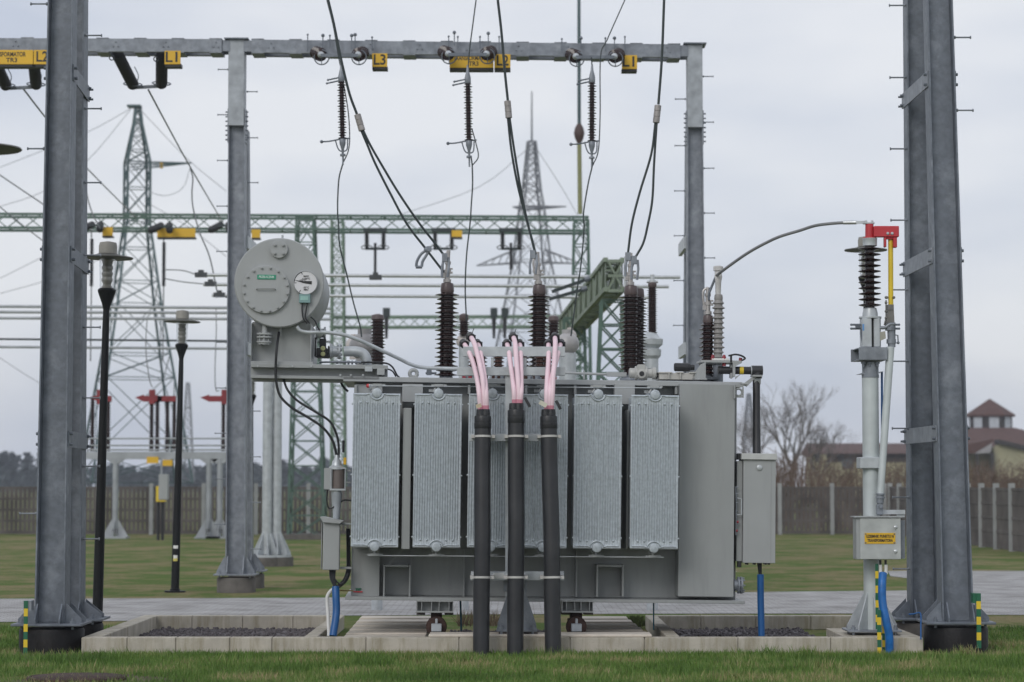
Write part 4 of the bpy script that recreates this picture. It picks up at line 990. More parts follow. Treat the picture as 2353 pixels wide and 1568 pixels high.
def gravel(x0, x1, y0, y1, n, label):
    mb = MB(); phi = (1+5**.5)/2
    V = [Vector(v).normalized() for v in ((-1,phi,0),(1,phi,0),(-1,-phi,0),(1,-phi,0),(0,-1,phi),(0,1,phi),(0,-1,-phi),(0,1,-phi),(phi,0,-1),(phi,0,1),(-phi,0,-1),(-phi,0,1))]
    Fc = ((0,11,5),(0,5,1),(0,1,7),(0,7,10),(0,10,11),(1,5,9),(5,11,4),(11,10,2),(10,7,6),(7,1,8),(3,9,4),(3,4,2),(3,2,6),(3,6,8),(3,8,9),(4,9,5),(2,4,11),(6,2,10),(8,6,7),(9,8,1))
    for i in range(n):
        c = Vector((random.uniform(x0,x1), random.uniform(y0,y1), .012+random.uniform(-.012,.006))); r = random.uniform(.014,.036)
        e_ = Euler((random.uniform(0,6),random.uniform(0,6),random.uniform(0,6))).to_matrix(); s = Vector((1,random.uniform(.6,1),random.uniform(.5,.9)))
        mb.add([c + e_ @ Vector((v.x*s.x, v.y*s.y, v.z*s.z))*(r*random.uniform(.8,1.15)) for v in V], Fc)
    mb.box((x0,y0,.0),(x1,y1,.010))
    tag(mb.build('gravel', stone, smooth=0), label, 'gravel', kind='stuff')
gravel(xl+.2, xlr-.16, YP0+.2, YP1-.2, 1700, 'dark gravel filling the left part of the pit')
gravel(xrr+.16, xs0-.02, YP0+.2, YP1-.2, 1500, 'dark gravel filling the right part of the pit')
gravel(A(1020,1440,26).x, A(1290,1440,26).x, YP0+.5, YP1-.6, 900, 'dark gravel between the two wheel tracks under the transformer')
# covering planks
def plank(x0, x1, y, w, z, h, label):
    mb = MB(); mb.box((x0,y,z),(x1,y+w,z+h)); o = mb.build('concrete_plank', conc_l, bevel=.008, smooth=0); tag(o, label, 'plank', 'concrete planks covering the pit')
for i in range(6):
    y = 25.25+i*.5; nm = ('nearest','second','third','fourth','fifth','farthest')[i]
    plank(A(798+i*5,1440,26).x-.02*i, A(985,1440,26.3).x, y, .46, .10+.012*i, .05, f'{nm} pale concrete plank left of the left transformer wheel')
    plank(A(1333,1440,26).x, A(1492-i*6,1440,26).x, y, .46, .095+.012*i, .05, f'{nm} pale concrete plank right of the right transformer wheel')
plank(A(985,1455,25).x, A(1498,1455,25).x, YP0+.02, .42, ZK+.002, .028, 'long thin concrete plank laid on the kerb under the cable frame')
# dry weeds at the back of the pit, between the planks
mb = MB()
for i in range(260):
    x = random.uniform(A(1050,1410,28.5).x, A(1190,1410,28.5).x); y = random.uniform(27.9,28.7); h = random.uniform(.05,.2)
    mb.add([(x-.006,y,.1),(x+.006,y,.1),(x+random.gauss(0,.05),y+random.gauss(0,.04),.1+h)], [(0,1,2)])
tag(mb.build('dry_weeds', brass, smooth=0), 'dry sandy weeds behind the cable frame foot', 'weeds', kind='stuff')
mb = MB()
for i in range(500):
    x = random.choice((random.uniform(A(1450,1420,28.5).x, A(1485,1420,28.5).x), random.uniform(A(1485,1420,28.8).x, A(1760,1420,28.8).x))); y = random.uniform(29.22,29.5); h = random.uniform(.03,.12)
    mb.add([(x-.012,y,.02),(x+.012,y,.02),(x+random.gauss(0,.05),y+random.gauss(0,.04),.05+h)], [(0,1,2)])
tag(mb.build('green_weeds', weed, smooth=0), 'green weeds along the rear kerb at right', 'weeds', kind='stuff')

# ================================================================ TRANSFORMER
c0 = A(1248,1378,26.0)
tf = thing('transformer', 'large grey power transformer with six radiators, conservator drum and brown bushings', 'transformer', (c0.x, 26.0, 0), (0, R(.72), R(2.3)))
TM = WM[tf.name]; TI = TM.inverted(); cl_ = TI @ Vector((0,0,EYE))
def T(px, py, c):
    d = TI.to_3x3() @ ray(px, py); return cl_ + d*((c-cl_.y)/d.y)
def tb(): return MB(TM)
def tbox(mb, px0, py0, px1, py1, c0, c1):
    """box whose front face (local y=c0) covers the measured rectangle"""
    a, b = T(px0, py1, c0), T(px1, py0, c0); return mb.box((a.x,c0,a.z),(b.x,c1,b.z))
ZB = T(1250,1372,0).z; ZT = T(1250,884,0).z
# --- tank
mb = tb(); a, b = T(806,1372,0), T(1690,1372,0); mb.box((a.x,0,ZB),(b.x,1.3,ZT)); tank = mb.build('tank', paint, tf, bevel=.006)
XL, XR = a.x, b.x
def tpart(name, m, px0, py0, px1, py1, c0, c1, par=None, bev=.003):
    mb = tb(); tbox(mb, px0, py0, px1, py1, c0, c1); return mb.build(name, m, par or tf, bevel=bev)
tpart('side_box', paint, 1558, 884, 1689, 1371, -.34, -.002)
tpart('side_box', paint, 808, 884, 879, 1371, -.16, -.002)
mb = tb(); a, b = T(787,882,-.42), T(1712,870,-.42)
mb.box((a.x,-.22,ZT-.006),(b.x,1.46,ZT+.048)); cover = mb.build('cover_plate', paint_l, tf, bevel=.004)
mb = tb(); mb.box((XL-.05,-.38,ZB-.035),(T(1712,1378,-.38).x,1.4,ZB-.001)); mb.build('base_plate', paint, tf, bevel=.004)
mb = tb()
for px in (817,1078,1209,1322,1554): tbox(mb, px-3, 885, px+3, 906, -.2, -.003)
for px, c in ((945,-.12),(1066,-.1),(1170,-.1),(1262,-.1),(1325,-.12)): tbox(mb, px-2.5, 1262, px+2.5, 1372, c, -.003)
tbox(mb, 1686, 886, 1690, 916, -.38, -.345)
mb.build('stiffener', paint, tf)
for x0, x1 in ((880,945),(1370,1435)):   # framed jacking brackets
    mb = tb(); tbox(mb, x0, 1298, x0+5, 1372, -.26, -.003); tbox(mb, x1-6, 1298, x1-1, 1372, -.26, -.003); tbox(mb, x0+5.2, 1298, x1-6.2, 1303, -.26, -.003); mb.build('jacking_frame', paint, tf, bevel=.003)
mb = tb()
for p, q in (((889,1302),(940,1247)),): mb.bar(T(*p,-.2), T(*q,-.2), .012)
mb.build('earthing_strip', paint_l, tf)
for x0, x1, y1 in ((924,972,936),(1412,1459,941)):
    mb = tb(); tbox(mb, x0, 883, x1, y1-12, -.3, -.003); p, q = T(x0+24,y1-12,-.16), T(x0+24,y1,-.16); mb.cyl((T(x0,y1-12,-.16).x+.003,-.16,T(x0,y1-12,-.16).z),(T(x1,y1-12,-.16).x-.003,-.16,p.z),.07,n=20); mb.build('lifting_trunnion', paint_l, tf, bevel=.003)
def lug(px, py, c, r=.05):
    mb = tb(); p = T(px, py, c); mb.torus(p, (0,1,0), r*.8, r*.42, 18, 8); mb.box((p.x-r*1.05,c-.02,p.z-r*1.6),(p.x+r*1.05,c+.02,p.z-r*.55)); mb.build('lifting_lug', paint, tf)
lug(950, 859, .1)
mb = tb(); p = T(1697,902,-.3); mb.box((T(1690.5,884,-.3).x,-.31,T(1690,884,-.3).z-.003),(T(1708,884,-.3).x,-.29,T(1690,890,-.3).z)); mb.torus(p, (0,1,0), .038, .012, 14, 6); mb.box((T(1706,890,-.3).x,-.31,T(1690,914,-.3).z),(T(1709,890,-.3).x,-.29,T(1690,890,-.3).z)); mb.box((T(1690.5,890,-.3).x,-.31,T(1690,914,-.3).z),(T(1706,890,-.3).x,-.29,T(1690,910,-.3).z)); mb.build('lifting_lug', paint, tf)

tpart('vertical_stiffener', paint, 922, 938, 946, 1262, -.72, -.003)
tpart('vertical_stiffener', paint, 1438, 942, 1446, 1262, -.5, -.003)
# --- radiators
CR = -.78
def radiator(cx, half=56.5, ytop=906, ybot=1259):
    a, b = T(cx-half, ybot, CR), T(cx+half, ytop, CR); x0, x1, z0, z1 = a.x, b.x, a.z, b.z
    W_, H_ = x1-x0, z1-z0; nf = 17; xs = []; m_ = .022
    mb = tb(); mb.box((x0,CR+.022,z0+.01),(x1,CR+.034,z1-.01))
    fw = (W_-2*m_)/nf
    zs = [z0, z0+.012, z0+.085, z0+.115, z1-.13, z1-.10, z1-.012, z1]
    cols = [x0, x0+.008, x0+.018]; dep = [0.0, -.004, .004]
    for i in range(nf):
        for f, d in ((.08,.009),(.2,.0085),(.34,-.003),(.5,-.006),(.66,-.003),(.8,.0085)): cols.append(x0+m_+(i+f)*fw); dep.append(d)
    cols += [x1-.018, x1-.008, x1]; dep += [.004, -.004, 0.]
    env = [0, 0, .15, 1, 1, .15, 0, 0]; flat = [.010, -.003, .003, 0, 0, .003, -.003, .010]
    vs = [(x, CR + (d*e_ if e_ else 0) + fl, z) for z, e_, fl in zip(zs, env, flat) for x, d in zip(cols, dep)]
    nc = len(cols); fs = [(r*nc+i, r*nc+i+1, (r+1)*nc+i+1, (r+1)*nc+i) for r in range(len(zs)-1) for i in range(nc-1)]
    mb.add(vs, fs)
    for k in range(1, 13):
        y = CR + .045*k; mb.box((x0+.012,y,z0+.02),(x1-.012,y+.016,z1-.02))
    xm = (x0+x1)/2
    for s, zc, ph in ((1, z1+.004, -1), (-1, z0+.012, 1)):   # embossed arch around each header and side bosses
        arc = [Vector((xm + .073*math.cos(q), CR-.004, zc + ph*.068*math.sin(q))) for q in np.linspace(.12, math.pi-.12, 12)]
        zl = arc[0].z
        zflat = zc + ph*.018
        mb.tube([Vector((x1-.02,CR-.004,zflat-ph*0)), Vector((xm+.11,CR-.004,zflat)), *arc, Vector((xm-.11,CR-.004,zflat)), Vector((x0+.02,CR-.004,zflat))], .008, 6)
        zf = zc - s*.012 if s > 0 else zc
    for k in range(6):
        if k in (2,3): continue
        x = x0 + W_*(.16+.136*k); mb.ball((x,CR,z1-.095),.012,8,6); mb.ball((x,CR,z0+.082),.012,8,6)
    for fz in (.07,.47,.93):
        for x in (x0-.004, x1+.004): mb.ball((x,CR+.01,z0+H_*fz),.011,8,6)
    rad = mb.build('radiator', radm, tf, smooth=30)
    for zc in (z1+.004, z0+.012): mb = tb(); mb.lathe((xm,.0,zc), (0,-1,0), [(.05,0),(.05,-CR-.02),(.052,-CR+.004),(.046,-CR+.014),(.03,-CR+.018)], 22); mb.build('header_pipe', radm, rad)
    for zc, s in ((z1+.004,1),(z0+.012,-1)):
        mb = tb(); mb.cyl((xm,CR+.12,zc+s*.045),(xm,CR+.12,zc+s*.085),.014,n=10); mb.box((xm-.045,CR+.09,zc+s*.088-.013),(xm+.05,CR+.15,zc+s*.088+.013)); mb.box((xm-.075,CR+.1,zc+s*.088-.008),(xm-.046,CR+.14,zc+s*.088+.009)); mb.box((xm+.052,CR+.1,zc+s*.088-.011),(xm+.085,CR+.14,zc+s*.088+.011))
        if s > 0: mb.box((xm-.1,CR+.14,zc+.02),(xm-.05,CR+.17,zc+.05))
        mb.cyl((xm-.052,CR+.12,zc+s*.02),(xm-.03,CR+.12,zc+s*.06),.012,n=8)
        mb.build('shutoff_valve', paint_l, rad)
    return rad
for cx, off in ((863,0),(1005,1),(1129.5,1),(1249,2),(1373,3),(1504,4)):
    radiator(cx, 57 if cx < 1100 else 56.5, 905+off, 1258+off)
mb = tb(); mb.cyl(T(850,887,CR+.1), T(1520,892,CR+.1), .006, n=6); mb.ball(T(848,887,CR+.1), .02, 8, 6); mb.build('linkage_rod', steel_l, tf)
mb = tb(); mb.ball(T(846,887,CR+.1), .022, 8, 6); mb.build('rod_knob', red, tf)
mb = tb(); mb.cyl(T(845,1277,CR+.1), T(1525,1281,CR+.1), .006, n=6); mb.build('linkage_rod', steel_l, tf)

# --- conservator
CF, CB = -.2, 1.45; ctr = T(641.5,650,CF); rc = (T(745,650,CF).x - T(538,650,CF).x)/2
mb = tb(); mb.lathe((ctr.x,CF,ctr.z), (0,1,0), [(rc-.012,.0),(rc,.012),(rc,.03),(rc-.006,.036),(rc-.006,CB-CF-.04),(rc,CB-CF-.03),(rc-.01,CB-CF)], 72); cons = mb.build('conservator', paint_l, tf, smooth=40)
def disc(name, px, py, rpx, c, th, m, nb, rb, par, bolt=.012):
    p = T(px, py, c); r = rpx*(25.8/F); mb = tb(); mb.lathe((p.x,c,p.z), (0,-1,0), [(r,.0),(r,th-.003),(r-.004,th)], 48)
    for i in range(nb):
        q = 2*math.pi*(i+.5)/nb; bx, bz = p.x+rb*r*math.cos(q), p.z+rb*r*math.sin(q); mb.cyl((bx,c-th,bz),(bx,c-th-.02,bz),bolt,n=6); mb.cyl((bx,c-th-.02,bz),(bx,c-th-.03,bz),bolt*.55,n=6)
    return mb.build(name, m, par)
disc('manhole_cover', 611, 666, 55, CF-.002, .036, paint_l, 16, .91, cons, .0135)
disc('blind_flange', 641.5, 574, 20, CF-.002, .04, paint_l, 4, .68, cons, .017)
mb = tb(); p, q = T(590,666,CF-.036), T(632,666,CF-.036); mb.tube([p, p+Vector((0,-.035,.01)), q+Vector((0,-.035,.01)), q], .007, 8); mb.build('handle', paint, cons)
pl = tpart('name_plate', greenl, 591, 632, 634, 642, CF-.044, CF-.0385, cons, 0)
p = T(612.5,637,CF-.046); lettering('PRZEŁĄCZNIK', .036, cons, p, mat('plate_text',(.6,.75,.68),.5,0,0), .0008, .165)
# gauge
gp = T(702,650,CF-.05); rg = 28*25.8/F
mb = tb(); mb.lathe((gp.x,CF-.002,gp.z), (0,-1,0), [(rg*.98,0),(rg*1.0,.045),(rg,.055),(rg*.95,.06),(rg*.93,.05)], 40); gauge = mb.build('level_gauge', mat('gauge_rim',(.35,.37,.38),.35), cons)
mb = tb(); mb.lathe((gp.x,CF-.05,gp.z), (0,-1,0), [(rg*.94,0),(rg*.94,.003)], 40); mb.build('dial', dialm, cons)
yd = CF-.0545
mb = tb(); z = gp.z+.004; mb.prism([(gp.x-rg*.9,yd,z+.022),(gp.x-rg*.2,yd,z+.012),(gp.x+rg*.52,yd,z+.014),(gp.x+rg*.5,yd,z-.022),(gp.x-rg*.2,yd,z-.008)], (0,-.002,0))
for q, l0 in ((112,.2),(182,.2),(238,.2)): mb.bar((gp.x+rg*.93*math.cos(R(q)),yd,gp.z+rg*.93*math.sin(R(q))),(gp.x+rg*(.93-l0)*math.cos(R(q)),yd,gp.z+rg*(.93-l0)*math.sin(R(q))),.007,.002)
arcp = [Vector((gp.x+rg*.92*math.cos(R(q)),yd,gp.z+rg*.92*math.sin(R(q)))) for q in range(112,182,8)]; mb.tube(arcp, .004, 4)
mb.build('needle', ink, cons)
for txt, dz in (('MAX',.068),('+100°C',.042),('+20°C',.012+.012),('-35°C',-.052),('MIN',-.076)):
    lettering(txt, .027, cons, (gp.x+(.006 if dz != .024 else -.03), yd-.001, gp.z+dz), ink, .0004)
mb = tb(); tbox(mb, 687,676, 713,696, CF-.06, CF-.003); gb_ = mb.build('gauge_box', paint_t, cons, bevel=.004)
tpart('gauge_label', mat('pale_teal_label',(.3,.5,.46),.4), 690,681, 708,690, CF-.063, CF-.0605, cons, 0)
mb = tb()
for pts_ in ([(695,697),(694,712),(697,732),(706,744)], [(706,697),(703,715),(702,730),(712,744)], [(714,728),(724,738),(730,752),(735,760)]): mb.tube(spline([T(x,y,CF-.03) for x, y in pts_]), .009, 6)
mb.build('gauge_cable', black, cons)
mb = tb(); p = T(649,549,.3); mb.cyl(p-Vector((0,0,.03)), p+Vector((0,0,.04)), .012, n=8); mb.build('vent_nipple', steel_l, cons)
# pedestal and beam
tpart('pedestal', paint, 578,742, 714,833, CF+.18, CF+.195)
tpart('pedestal', paint, 712,745, 716,833, CF+.02, CB-.1)
tpart('pedestal', paint, 576,742, 579,833, CF+.02, CB-.1)
tpart('pedestal', paint, 576,832, 720,838, CF-.0, CB)
mb = tb(); tbox(mb, 576,840, 891,844, CF-.02, CF+.16); tbox(mb, 576,844.5, 891,866, CF+.12, CF+.14); tbox(mb, 576,866.3, 872,869, CF-.02, CF+.16); mb.build('cantilever_beam', paint, tf, bevel=.002)
mb = tb(); tbox(mb, 576,840, 886,868, CB-.2, CB-.02); mb.build('cantilever_beam', paint, tf, bevel=.003)
tpart('beam_soffit', paint, 578,869.5, 790,877, CF+.1, CF+.16)
mb = tb(); 
for px in (592,672,715,782,806,834): mb.cyl(T(px,842 if px<730 else 862,CF-.02), T(px,842 if px<730 else 862,CF-.045), .011, n=6)
mb.build('beam_bolt', alu, tf)
tpart('beam_end_box', steel_l, 838,843, 856,854, CF-.03, CF+.03)
tpart('beam_end_plate', paint_l, 866,848, 884,862, CF-.03, CF+.1)
# drain valve below the drum
mb = tb(); p = T(608,752,CF+.075); k = 25.9/F
mb.lathe((p.x,CF+.075,p.z), (0,0,-1), [(6.5*k,-.02),(6.5*k,14*k),(18*k,14*k),(18*k,18*k),(9*k,18.5*k),(9*k,21*k),(18*k,21.5*k),(18*k,25*k),(10*k,25.5*k),(10*k,32*k),(18*k,32.5*k),(18*k,36*k),(15*k,37*k),(15*k,40*k)], 24)
for q in range(8): mb.cyl((p.x+14*k*math.cos(q*.785),CF+.075+14*k*math.sin(q*.785),p.z-13*k),(p.x+14*k*math.cos(q*.785),CF+.075+14*k*math.sin(q*.785),p.z-41*k),.008,n=6)
mb.build('drain_valve', paint_l, tf)
mb = tb(); mb.cyl(T(644,752,CF+.12), T(644,772,CF+.12), .016, n=10); mb.build('breather_pipe_stub', paint_l, tf)
# relay, valve and pipe to tank
CP = .35
mb = tb(); tbox(mb, 726,818, 756,822, CP-.1, CP+.1); tbox(mb, 727,800, 752,818, CP-.1, CP+.08); tbox(mb, 734,778, 749,799, CP-.08, CP+.06); tbox(mb, 753,795, 757,820, CP-.1, CP+.1); tbox(mb, 722,775, 726,820, CP-.1, CP+.1); rl = mb.build('buchholz_relay', black, tf, bevel=.006)
for yy in (801,814):
    mb = tb(); p = T(742,yy,CP-.1); mb.lathe((p.x,CP-.1,p.z), (0,-1,0), [(.026,0),(.026,.008),(.02,.014)], 18); mb.build('sight_glass', mat('sight_glass_yellow',(.55,.55,.25),.2), rl)
mb = tb(); p = T(737,766,CP); mb.lathe((p.x,CP,p.z), (1,0,0), [(.07,-.05),(.07,-.035),(.05,-.03),(.05,.03),(.07,.035),(.07,.055)], 24); mb.lathe((p.x-.01,CP-.04,p.z),(0,-1,0),[(.045,0),(.045,.02),(.02,.03)],16); mb.build('butterfly_valve', alu, tf)
mb = tb(); p = T(757,808,CP); ex = T(800,808,CP).x-p.x
mb.lathe((p.x,CP,p.z), (1,0,0), [(.085,.005),(.085,.03),(.06,.032),(.06,ex*.48),(.085,ex*.49),(.085,ex*.58),(.055,ex*.6)], 24); 
for q in range(8): mb.cyl((p.x+ex*.42,CP+.072*math.cos(q*.785+.3),p.z+.072*math.sin(q*.785+.3)),(p.x+ex*.66,CP+.072*math.cos(q*.785+.3),p.z+.072*math.sin(q*.785+.3)),.011,n=6)
mb.build('relay_valve', steel_l, tf)
mb = tb(); mb.tube(spline([T(790,808,CP), T(818,808,CP), T(834,813,CP), T(842,826,CP), T(843,850,CP)]), .056, 18); mb.build('oil_pipe', steel_l, tf)
mb = tb()
for px in range(762,846,9): tbox(mb, px, 829, px+random.uniform(3,8), 835+random.uniform(0,4), CP-.15, CP-.1)
mb.tube(spline([T(735,833,CP-.16), T(780,832,CP-.16), T(840,833,CP-.16)]), .012, 6)
mb.build('flange_hardware', steel_m, tf)
mb = tb(); mb.tube(spline([T(682,751,CF+.02), T(690,760,CF+.02), T(710,764,CF+.02), T(745,764,CF+.02), T(790,770,CF+.05), T(830,784,CF+.1), T(880,807,CF+.2), T(920,826,CF+.3), T(945,838,CF+.35), T(975,845,CF+.4), T(1052,848,CF+.4)]), .020, 12); mb.build('gas_pipe', steel_l, tf)
mb = tb(); mb.tube(spline([T(830,833,0), T(880,834,0), T(900,842,0), T(912,862,0), T(918,868,0)]), .011, 6); mb.tube(spline([T(880,846,0), T(900,852,0), T(910,866,0)]), .009, 6); mb.tube(spline([T(786,868,-.05), T(784,880,-.05), T(792,893,-.05), T(800,900,-.05)]), .014, 6); mb.build('signal_cable', black, tf)
# breather with its two hoses
CBr = -.25
mb = tb(); mb.tube(spline([T(641,764,CF+.1), T(636,800,CF-.06), T(633.5,845,CF-.06), T(635,880,CF-.06), T(645,912,CBr), T(672,938,CBr), T(712,962,CBr), T(744,985,CBr), T(765,1015,CBr), T(774,1050,CBr)]), .014, 8); mb.tube(spline([T(650,866,CF+.1), T(660,895,CBr), T(682,920,CBr), T(722,945,CBr), T(757,968,CBr), T(772,995,CBr), T(778,1022,CBr), T(778,1052,CBr)]), .013, 8); mb.build('breather_hose', black, tf)
mb = tb(); p = T(774,1050,CBr); k = 25.7/F
mb.lathe((p.x,CBr,p.z), (0,0,-1), [(.02,-.02),(.03,.03),(10*k,10*k),(12*k,20*k),(18*k,24*k),(18*k,29*k)], 20); br = mb.build('breather', steel_l, tf)
mb = tb(); z0 = T(778,1078,CBr).z; z1 = T(778,1123,CBr).z; xb = T(778,1078,CBr).x
mb.lathe((xb,CBr,z0), (0,0,-1), [(15*k,.0),(15*k,z0-z1)], 24); mb.build('silica_glass', mat('silica_gel',(.15,.125,.115),.15,0,.1), br)
mb = tb(); mb.box((xb-19*k,CBr-.07,z1-.02),(xb+17*k,CBr+.07,z1-.002)); mb.box((xb-19*k,CBr-.07,z0+.002),(xb+17*k,CBr+.07,z0+.015))
for s in (-17,16): mb.cyl((xb+s*k,CBr-.06,z1),(xb+s*k,CBr-.06,z0),.007,n=6)
mb.lathe((xb-4*k,CBr,z1-.02), (0,0,-1), [(.055,0),(.05,.03),(.03,.05)], 18); mb.build('breather_frame', steel_l, br)
tpart('breather_box', paint_l, 744,1076, 764,1125, CBr-.06, CBr+.06)
mb = tb(); p = T(776,1132,CBr); mb.lathe((p.x-.01,CBr,p.z), (0,0,-1), [(.06,0),(.05,.12),(.04,.2),(.035,.28)], 16); mb.build('oil_cup', mat('breather_grey',(.36,.39,.42),.35), br)
tpart('breather_arm', paint_l, 788,1080, 806,1084, CBr, CBr+.08); tpart('breather_arm', paint_l, 788,1107, 806,1111, CBr, CBr+.08)
tpart('yellow_tag', yellow, 789,1052, 796,1068, CBr, CBr+.03)
mb = tb(); mb.tube(spline([T(753,1126,CBr-.03), T(751,1150,CBr-.03), T(757,1169,CBr-.03), T(775,1160,CBr-.03), T(790,1150,CBr), T(808,1151,CBr)]), .009, 6); mb.cyl(T(772,1185,CBr), T(772,1198,CBr), .016, n=8); mb.build('breather_cable', black, tf)
tpart('conduit_plate', steel_l, 768,1126, 780,1187, CBr+.05, CBr+.09)
# terminal box on the left
mb = tb(); tbox(mb, 741,1201, 781,1310, -.45, -.2); bx_ = mb.build('terminal_box', paint_l, tf, bevel=.006)
mb = tb(); tbox(mb, 737,1201, 740.5,1308, -.43, -.22); mb.build('box_door_edge', paint_l, bx_, bevel=.003)
mb = tb(); a, b = T(735,1195,-.5), T(788,1200,-.5); mb.prism([(a.x,-.5,a.z+.03),(T(745,1192,-.5).x,-.5,a.z+.032),(b.x,-.5,b.z+.012),(T(781,1204,-.5).x,-.5,T(781,1204,-.5).z+.002),(T(742,1200,-.5).x,-.5,T(742,1201,-.5).z+.003)], (0,.34,0)); mb.build('box_lid', paint_l, bx_)
tpart('box_bracket', paint_l, 781.5,1202, 806,1206, -.32, -.28); tpart('box_bracket', paint_l, 781.5,1303, 808,1308, -.32, -.28)
mb = tb()
for d in range(3): mb.tube(spline([T(759+5*d,1310,-.33), T(760+4*d,1328,-.35), T(767+2*d,1344,-.37), T(771,1352,-.37)]), .013, 7)
for d in range(3): mb.tube(spline([T(802-2*d,1215,-.2), T(803-2*d,1290,-.2), T(803-3*d,1315,-.25), T(795-3*d,1335,-.33), T(782-3*d,1347,-.37), T(773,1353,-.37)]), .014, 7)
mb.tube(spline([T(768,1330,-.4), T(780,1342,-.4), T(790,1338,-.4), T(800,1318,-.35)]), .01, 6); mb.build('control_cable', black, tf)
mb = tb(); mb.tube(spline([T(771,1349,-.37), T(772,1372,-.4), T(773,1400,-.42), T(771,1425,-.45), T(765,1462,-.5)]), .040, 14); mb.build('blue_hose', blue, tf)
mb = tb(); mb.tube(spline([T(767,1352,-.3), T(760,1358,-.3), T(752.5,1370,-.3), T(752,1385,-.3), T(754,1420,-.32), T(756,1462,-.35)]), [.016]*6+[.019]*24+[.021], 10); mb.build('white_drain_pipe', white, tf)
mb = tb(); mb.tube([T(776,1357,-.3), T(812,1358,-.25)], .008, 6); mb.build('brass_tap_pipe', mat('brassy',(.35,.25,.1),.35,.6), tf)
tpart('red_label', red, 812,1359, 833,1361.5, -.172, -.163, None, 0)
pl2 = tpart('green_label', greenp, 817,1352, 830,1354, -.172, -.163, None, 0)
mb = tb(); a, b = T(818,1358,-.17), T(829,1354.5,-.17)
for f in (0,.35,.7): mb.box((lerp(a.x,b.x,f),-.172,a.z),(lerp(a.x,b.x,f)+.012,-.163,b.z))
mb.build('green_label', greenp, tf)
tpart('dark_fitting', black, 786,1012, 792,1040, -.15, -.1)

# --- HV bushings
def bushing(px, ybot, ytop, rs, rcore, c, n, capn=True, m=brown, mt=brown_t, term=True, hb=.1):
    p = T(px, ybot, c); q = T(px, ytop, c); h = q.z-p.z
    mb = tb(); mb.lathe((p.x,c,p.z), (0,0,1), sheds(rcore, rs, 0, h, n, .86), 28); bu = mb.build('bushing', m, tf, smooth=50)
    k = c+26; kk = k/F
    mb = tb(); mb.lathe((p.x,c,p.z), (0,0,-1), [(rcore*1.05,0),(rcore*1.05,.03),(rcore*1.6,.035),(rcore*1.6,.06),(rcore*1.25,.065),(rcore*1.25,max(.07,p.z-ZT-.04))], 24); mb.build('bushing_flange', steel_m, bu)
    mb = tb(); mb.lathe((p.x,c,q.z), (0,0,1), [(rcore,0),(rcore*1.06,.02),(rcore*.98,hb*.8),(rcore*.9,hb),(rcore*.3,hb+.01)], 24); mb.build('bushing_cap', mt, bu)
    return p, q, bu
def terminal(bu, x, z, c, lean=0, h=.36):
    mb = tb(); mb.lathe((x,c,z), (lean,0,1), [(.045,0),(.045,.035),(.03,.04),(.03,.1),(.04,.105),(.04,.14),(.026,.145),(.026,.2),(.034,.205),(.034,.235),(.022,.24),(.022,h)], 14)
    mb.box((x-.055,c-.03,z+.05),(x-.02,c+.03,z+.1)); mb.box((x+.02,c-.03,z+.1),(x+.06,c+.02,z+.12)); mb.box((x+.02,c-.03,z+.145),(x+.06,c+.02,z+.16)); mb.tube(spline([(x-.03,c,z+.06),(x-.05,c,z+.16),(x-.05+lean*.2,c,z+.26),(x+lean*.3,c,z+h)]), .013, 8)
    mb.build('terminal_clamp', mat('tin_clamp',(.42,.40,.39),.4,.45,.15,25), bu)
CH = .9
p, q, b1 = bushing(1025, 866, 672, .133, .072, CH, 19); terminal(b1, q.x+.01, q.z+.11, CH, .03)
p, q, b2 = bushing(1237, 866, 676, .128, .072, CH, 19); terminal(b2, q.x, q.z+.11, CH, -.04)
p, q, b3 = bushing(1448, 862, 678, .133, .074, CH, 19); terminal(b3, q.x, q.z+.11, CH, 0)
p, q, b4 = bushing(1464, 860, 684, .112, .07, 1.2, 26)
mb = tb(); mb.tube([T(1437,660,1.0), T(1437,618,1.0), T(1438,590,1.0)], .018, 8); mb.build('terminal_clamp', alu, b3)
# neutral bushing with grey arrester beside it
p, q, b5 = bushing(1626, 862, 742, .098, .055, .55, 12, hb=.08); terminal(b5, q.x, q.z+.09, .55, .0, .3)
p, q, b6 = bushing(1650, 826, 690, .072, .046, .5, 12, m=greyins, mt=greyins, hb=.06)
mb = tb(); mb.lathe((q.x,.5,q.z+.06), (0,0,1), [(.03,0),(.034,.14),(.045,.2),(.04,.22),(.04,.26),(.055,.265),(.055,.31),(.03,.32)], 18); mb.build('arrester_head', mat('white_head',(.55,.54,.53),.4), b6)
mb = tb(); mb.tube(spline([T(1629,690,.52), T(1629,676,.52), T(1635,660,.52), T(1644,638,.5)]), .014, 8); mb.build('arrester_link', steel_d, b6)

# --- LV bushings, small hardware on the cover
for px in (1088,1106,1145,1202,1240,1258):
    p = T(px, 862, .25); mb = tb(); mb.lathe((p.x,.25,p.z), (0,0,1), sheds(.038,.066,0,.25,6), 16); mb.cyl((p.x,.25,p.z-.05),(p.x,.25,p.z),.075,n=16); mb.build('low_voltage_bushing', mat('lv_porcelain',(.075,.04,.032),.2,0,.2), tf)
mb = tb(); random.seed(21)
for i in range(26):
    mb = tb(); px = random.uniform(1060,1290); h = random.uniform(.03,.08); p = T(px, 872, .05+random.uniform(-.05,.1)); mb.cyl((p.x,p.y,ZT+.045),(p.x,p.y,ZT+.045+h),random.uniform(.012,.026),n=8); mb.build('cover_stud', steel_m, tf)
mb = tb()
for px in (1066,1080,1262,1275): p = T(px,868,-.1); mb.box((p.x-.018,-.12,ZT+.047),(p.x+.018,-.08,ZT+.075))
mb.build('red_cap', mat('dull_red',(.26,.025,.04),.5), tf)
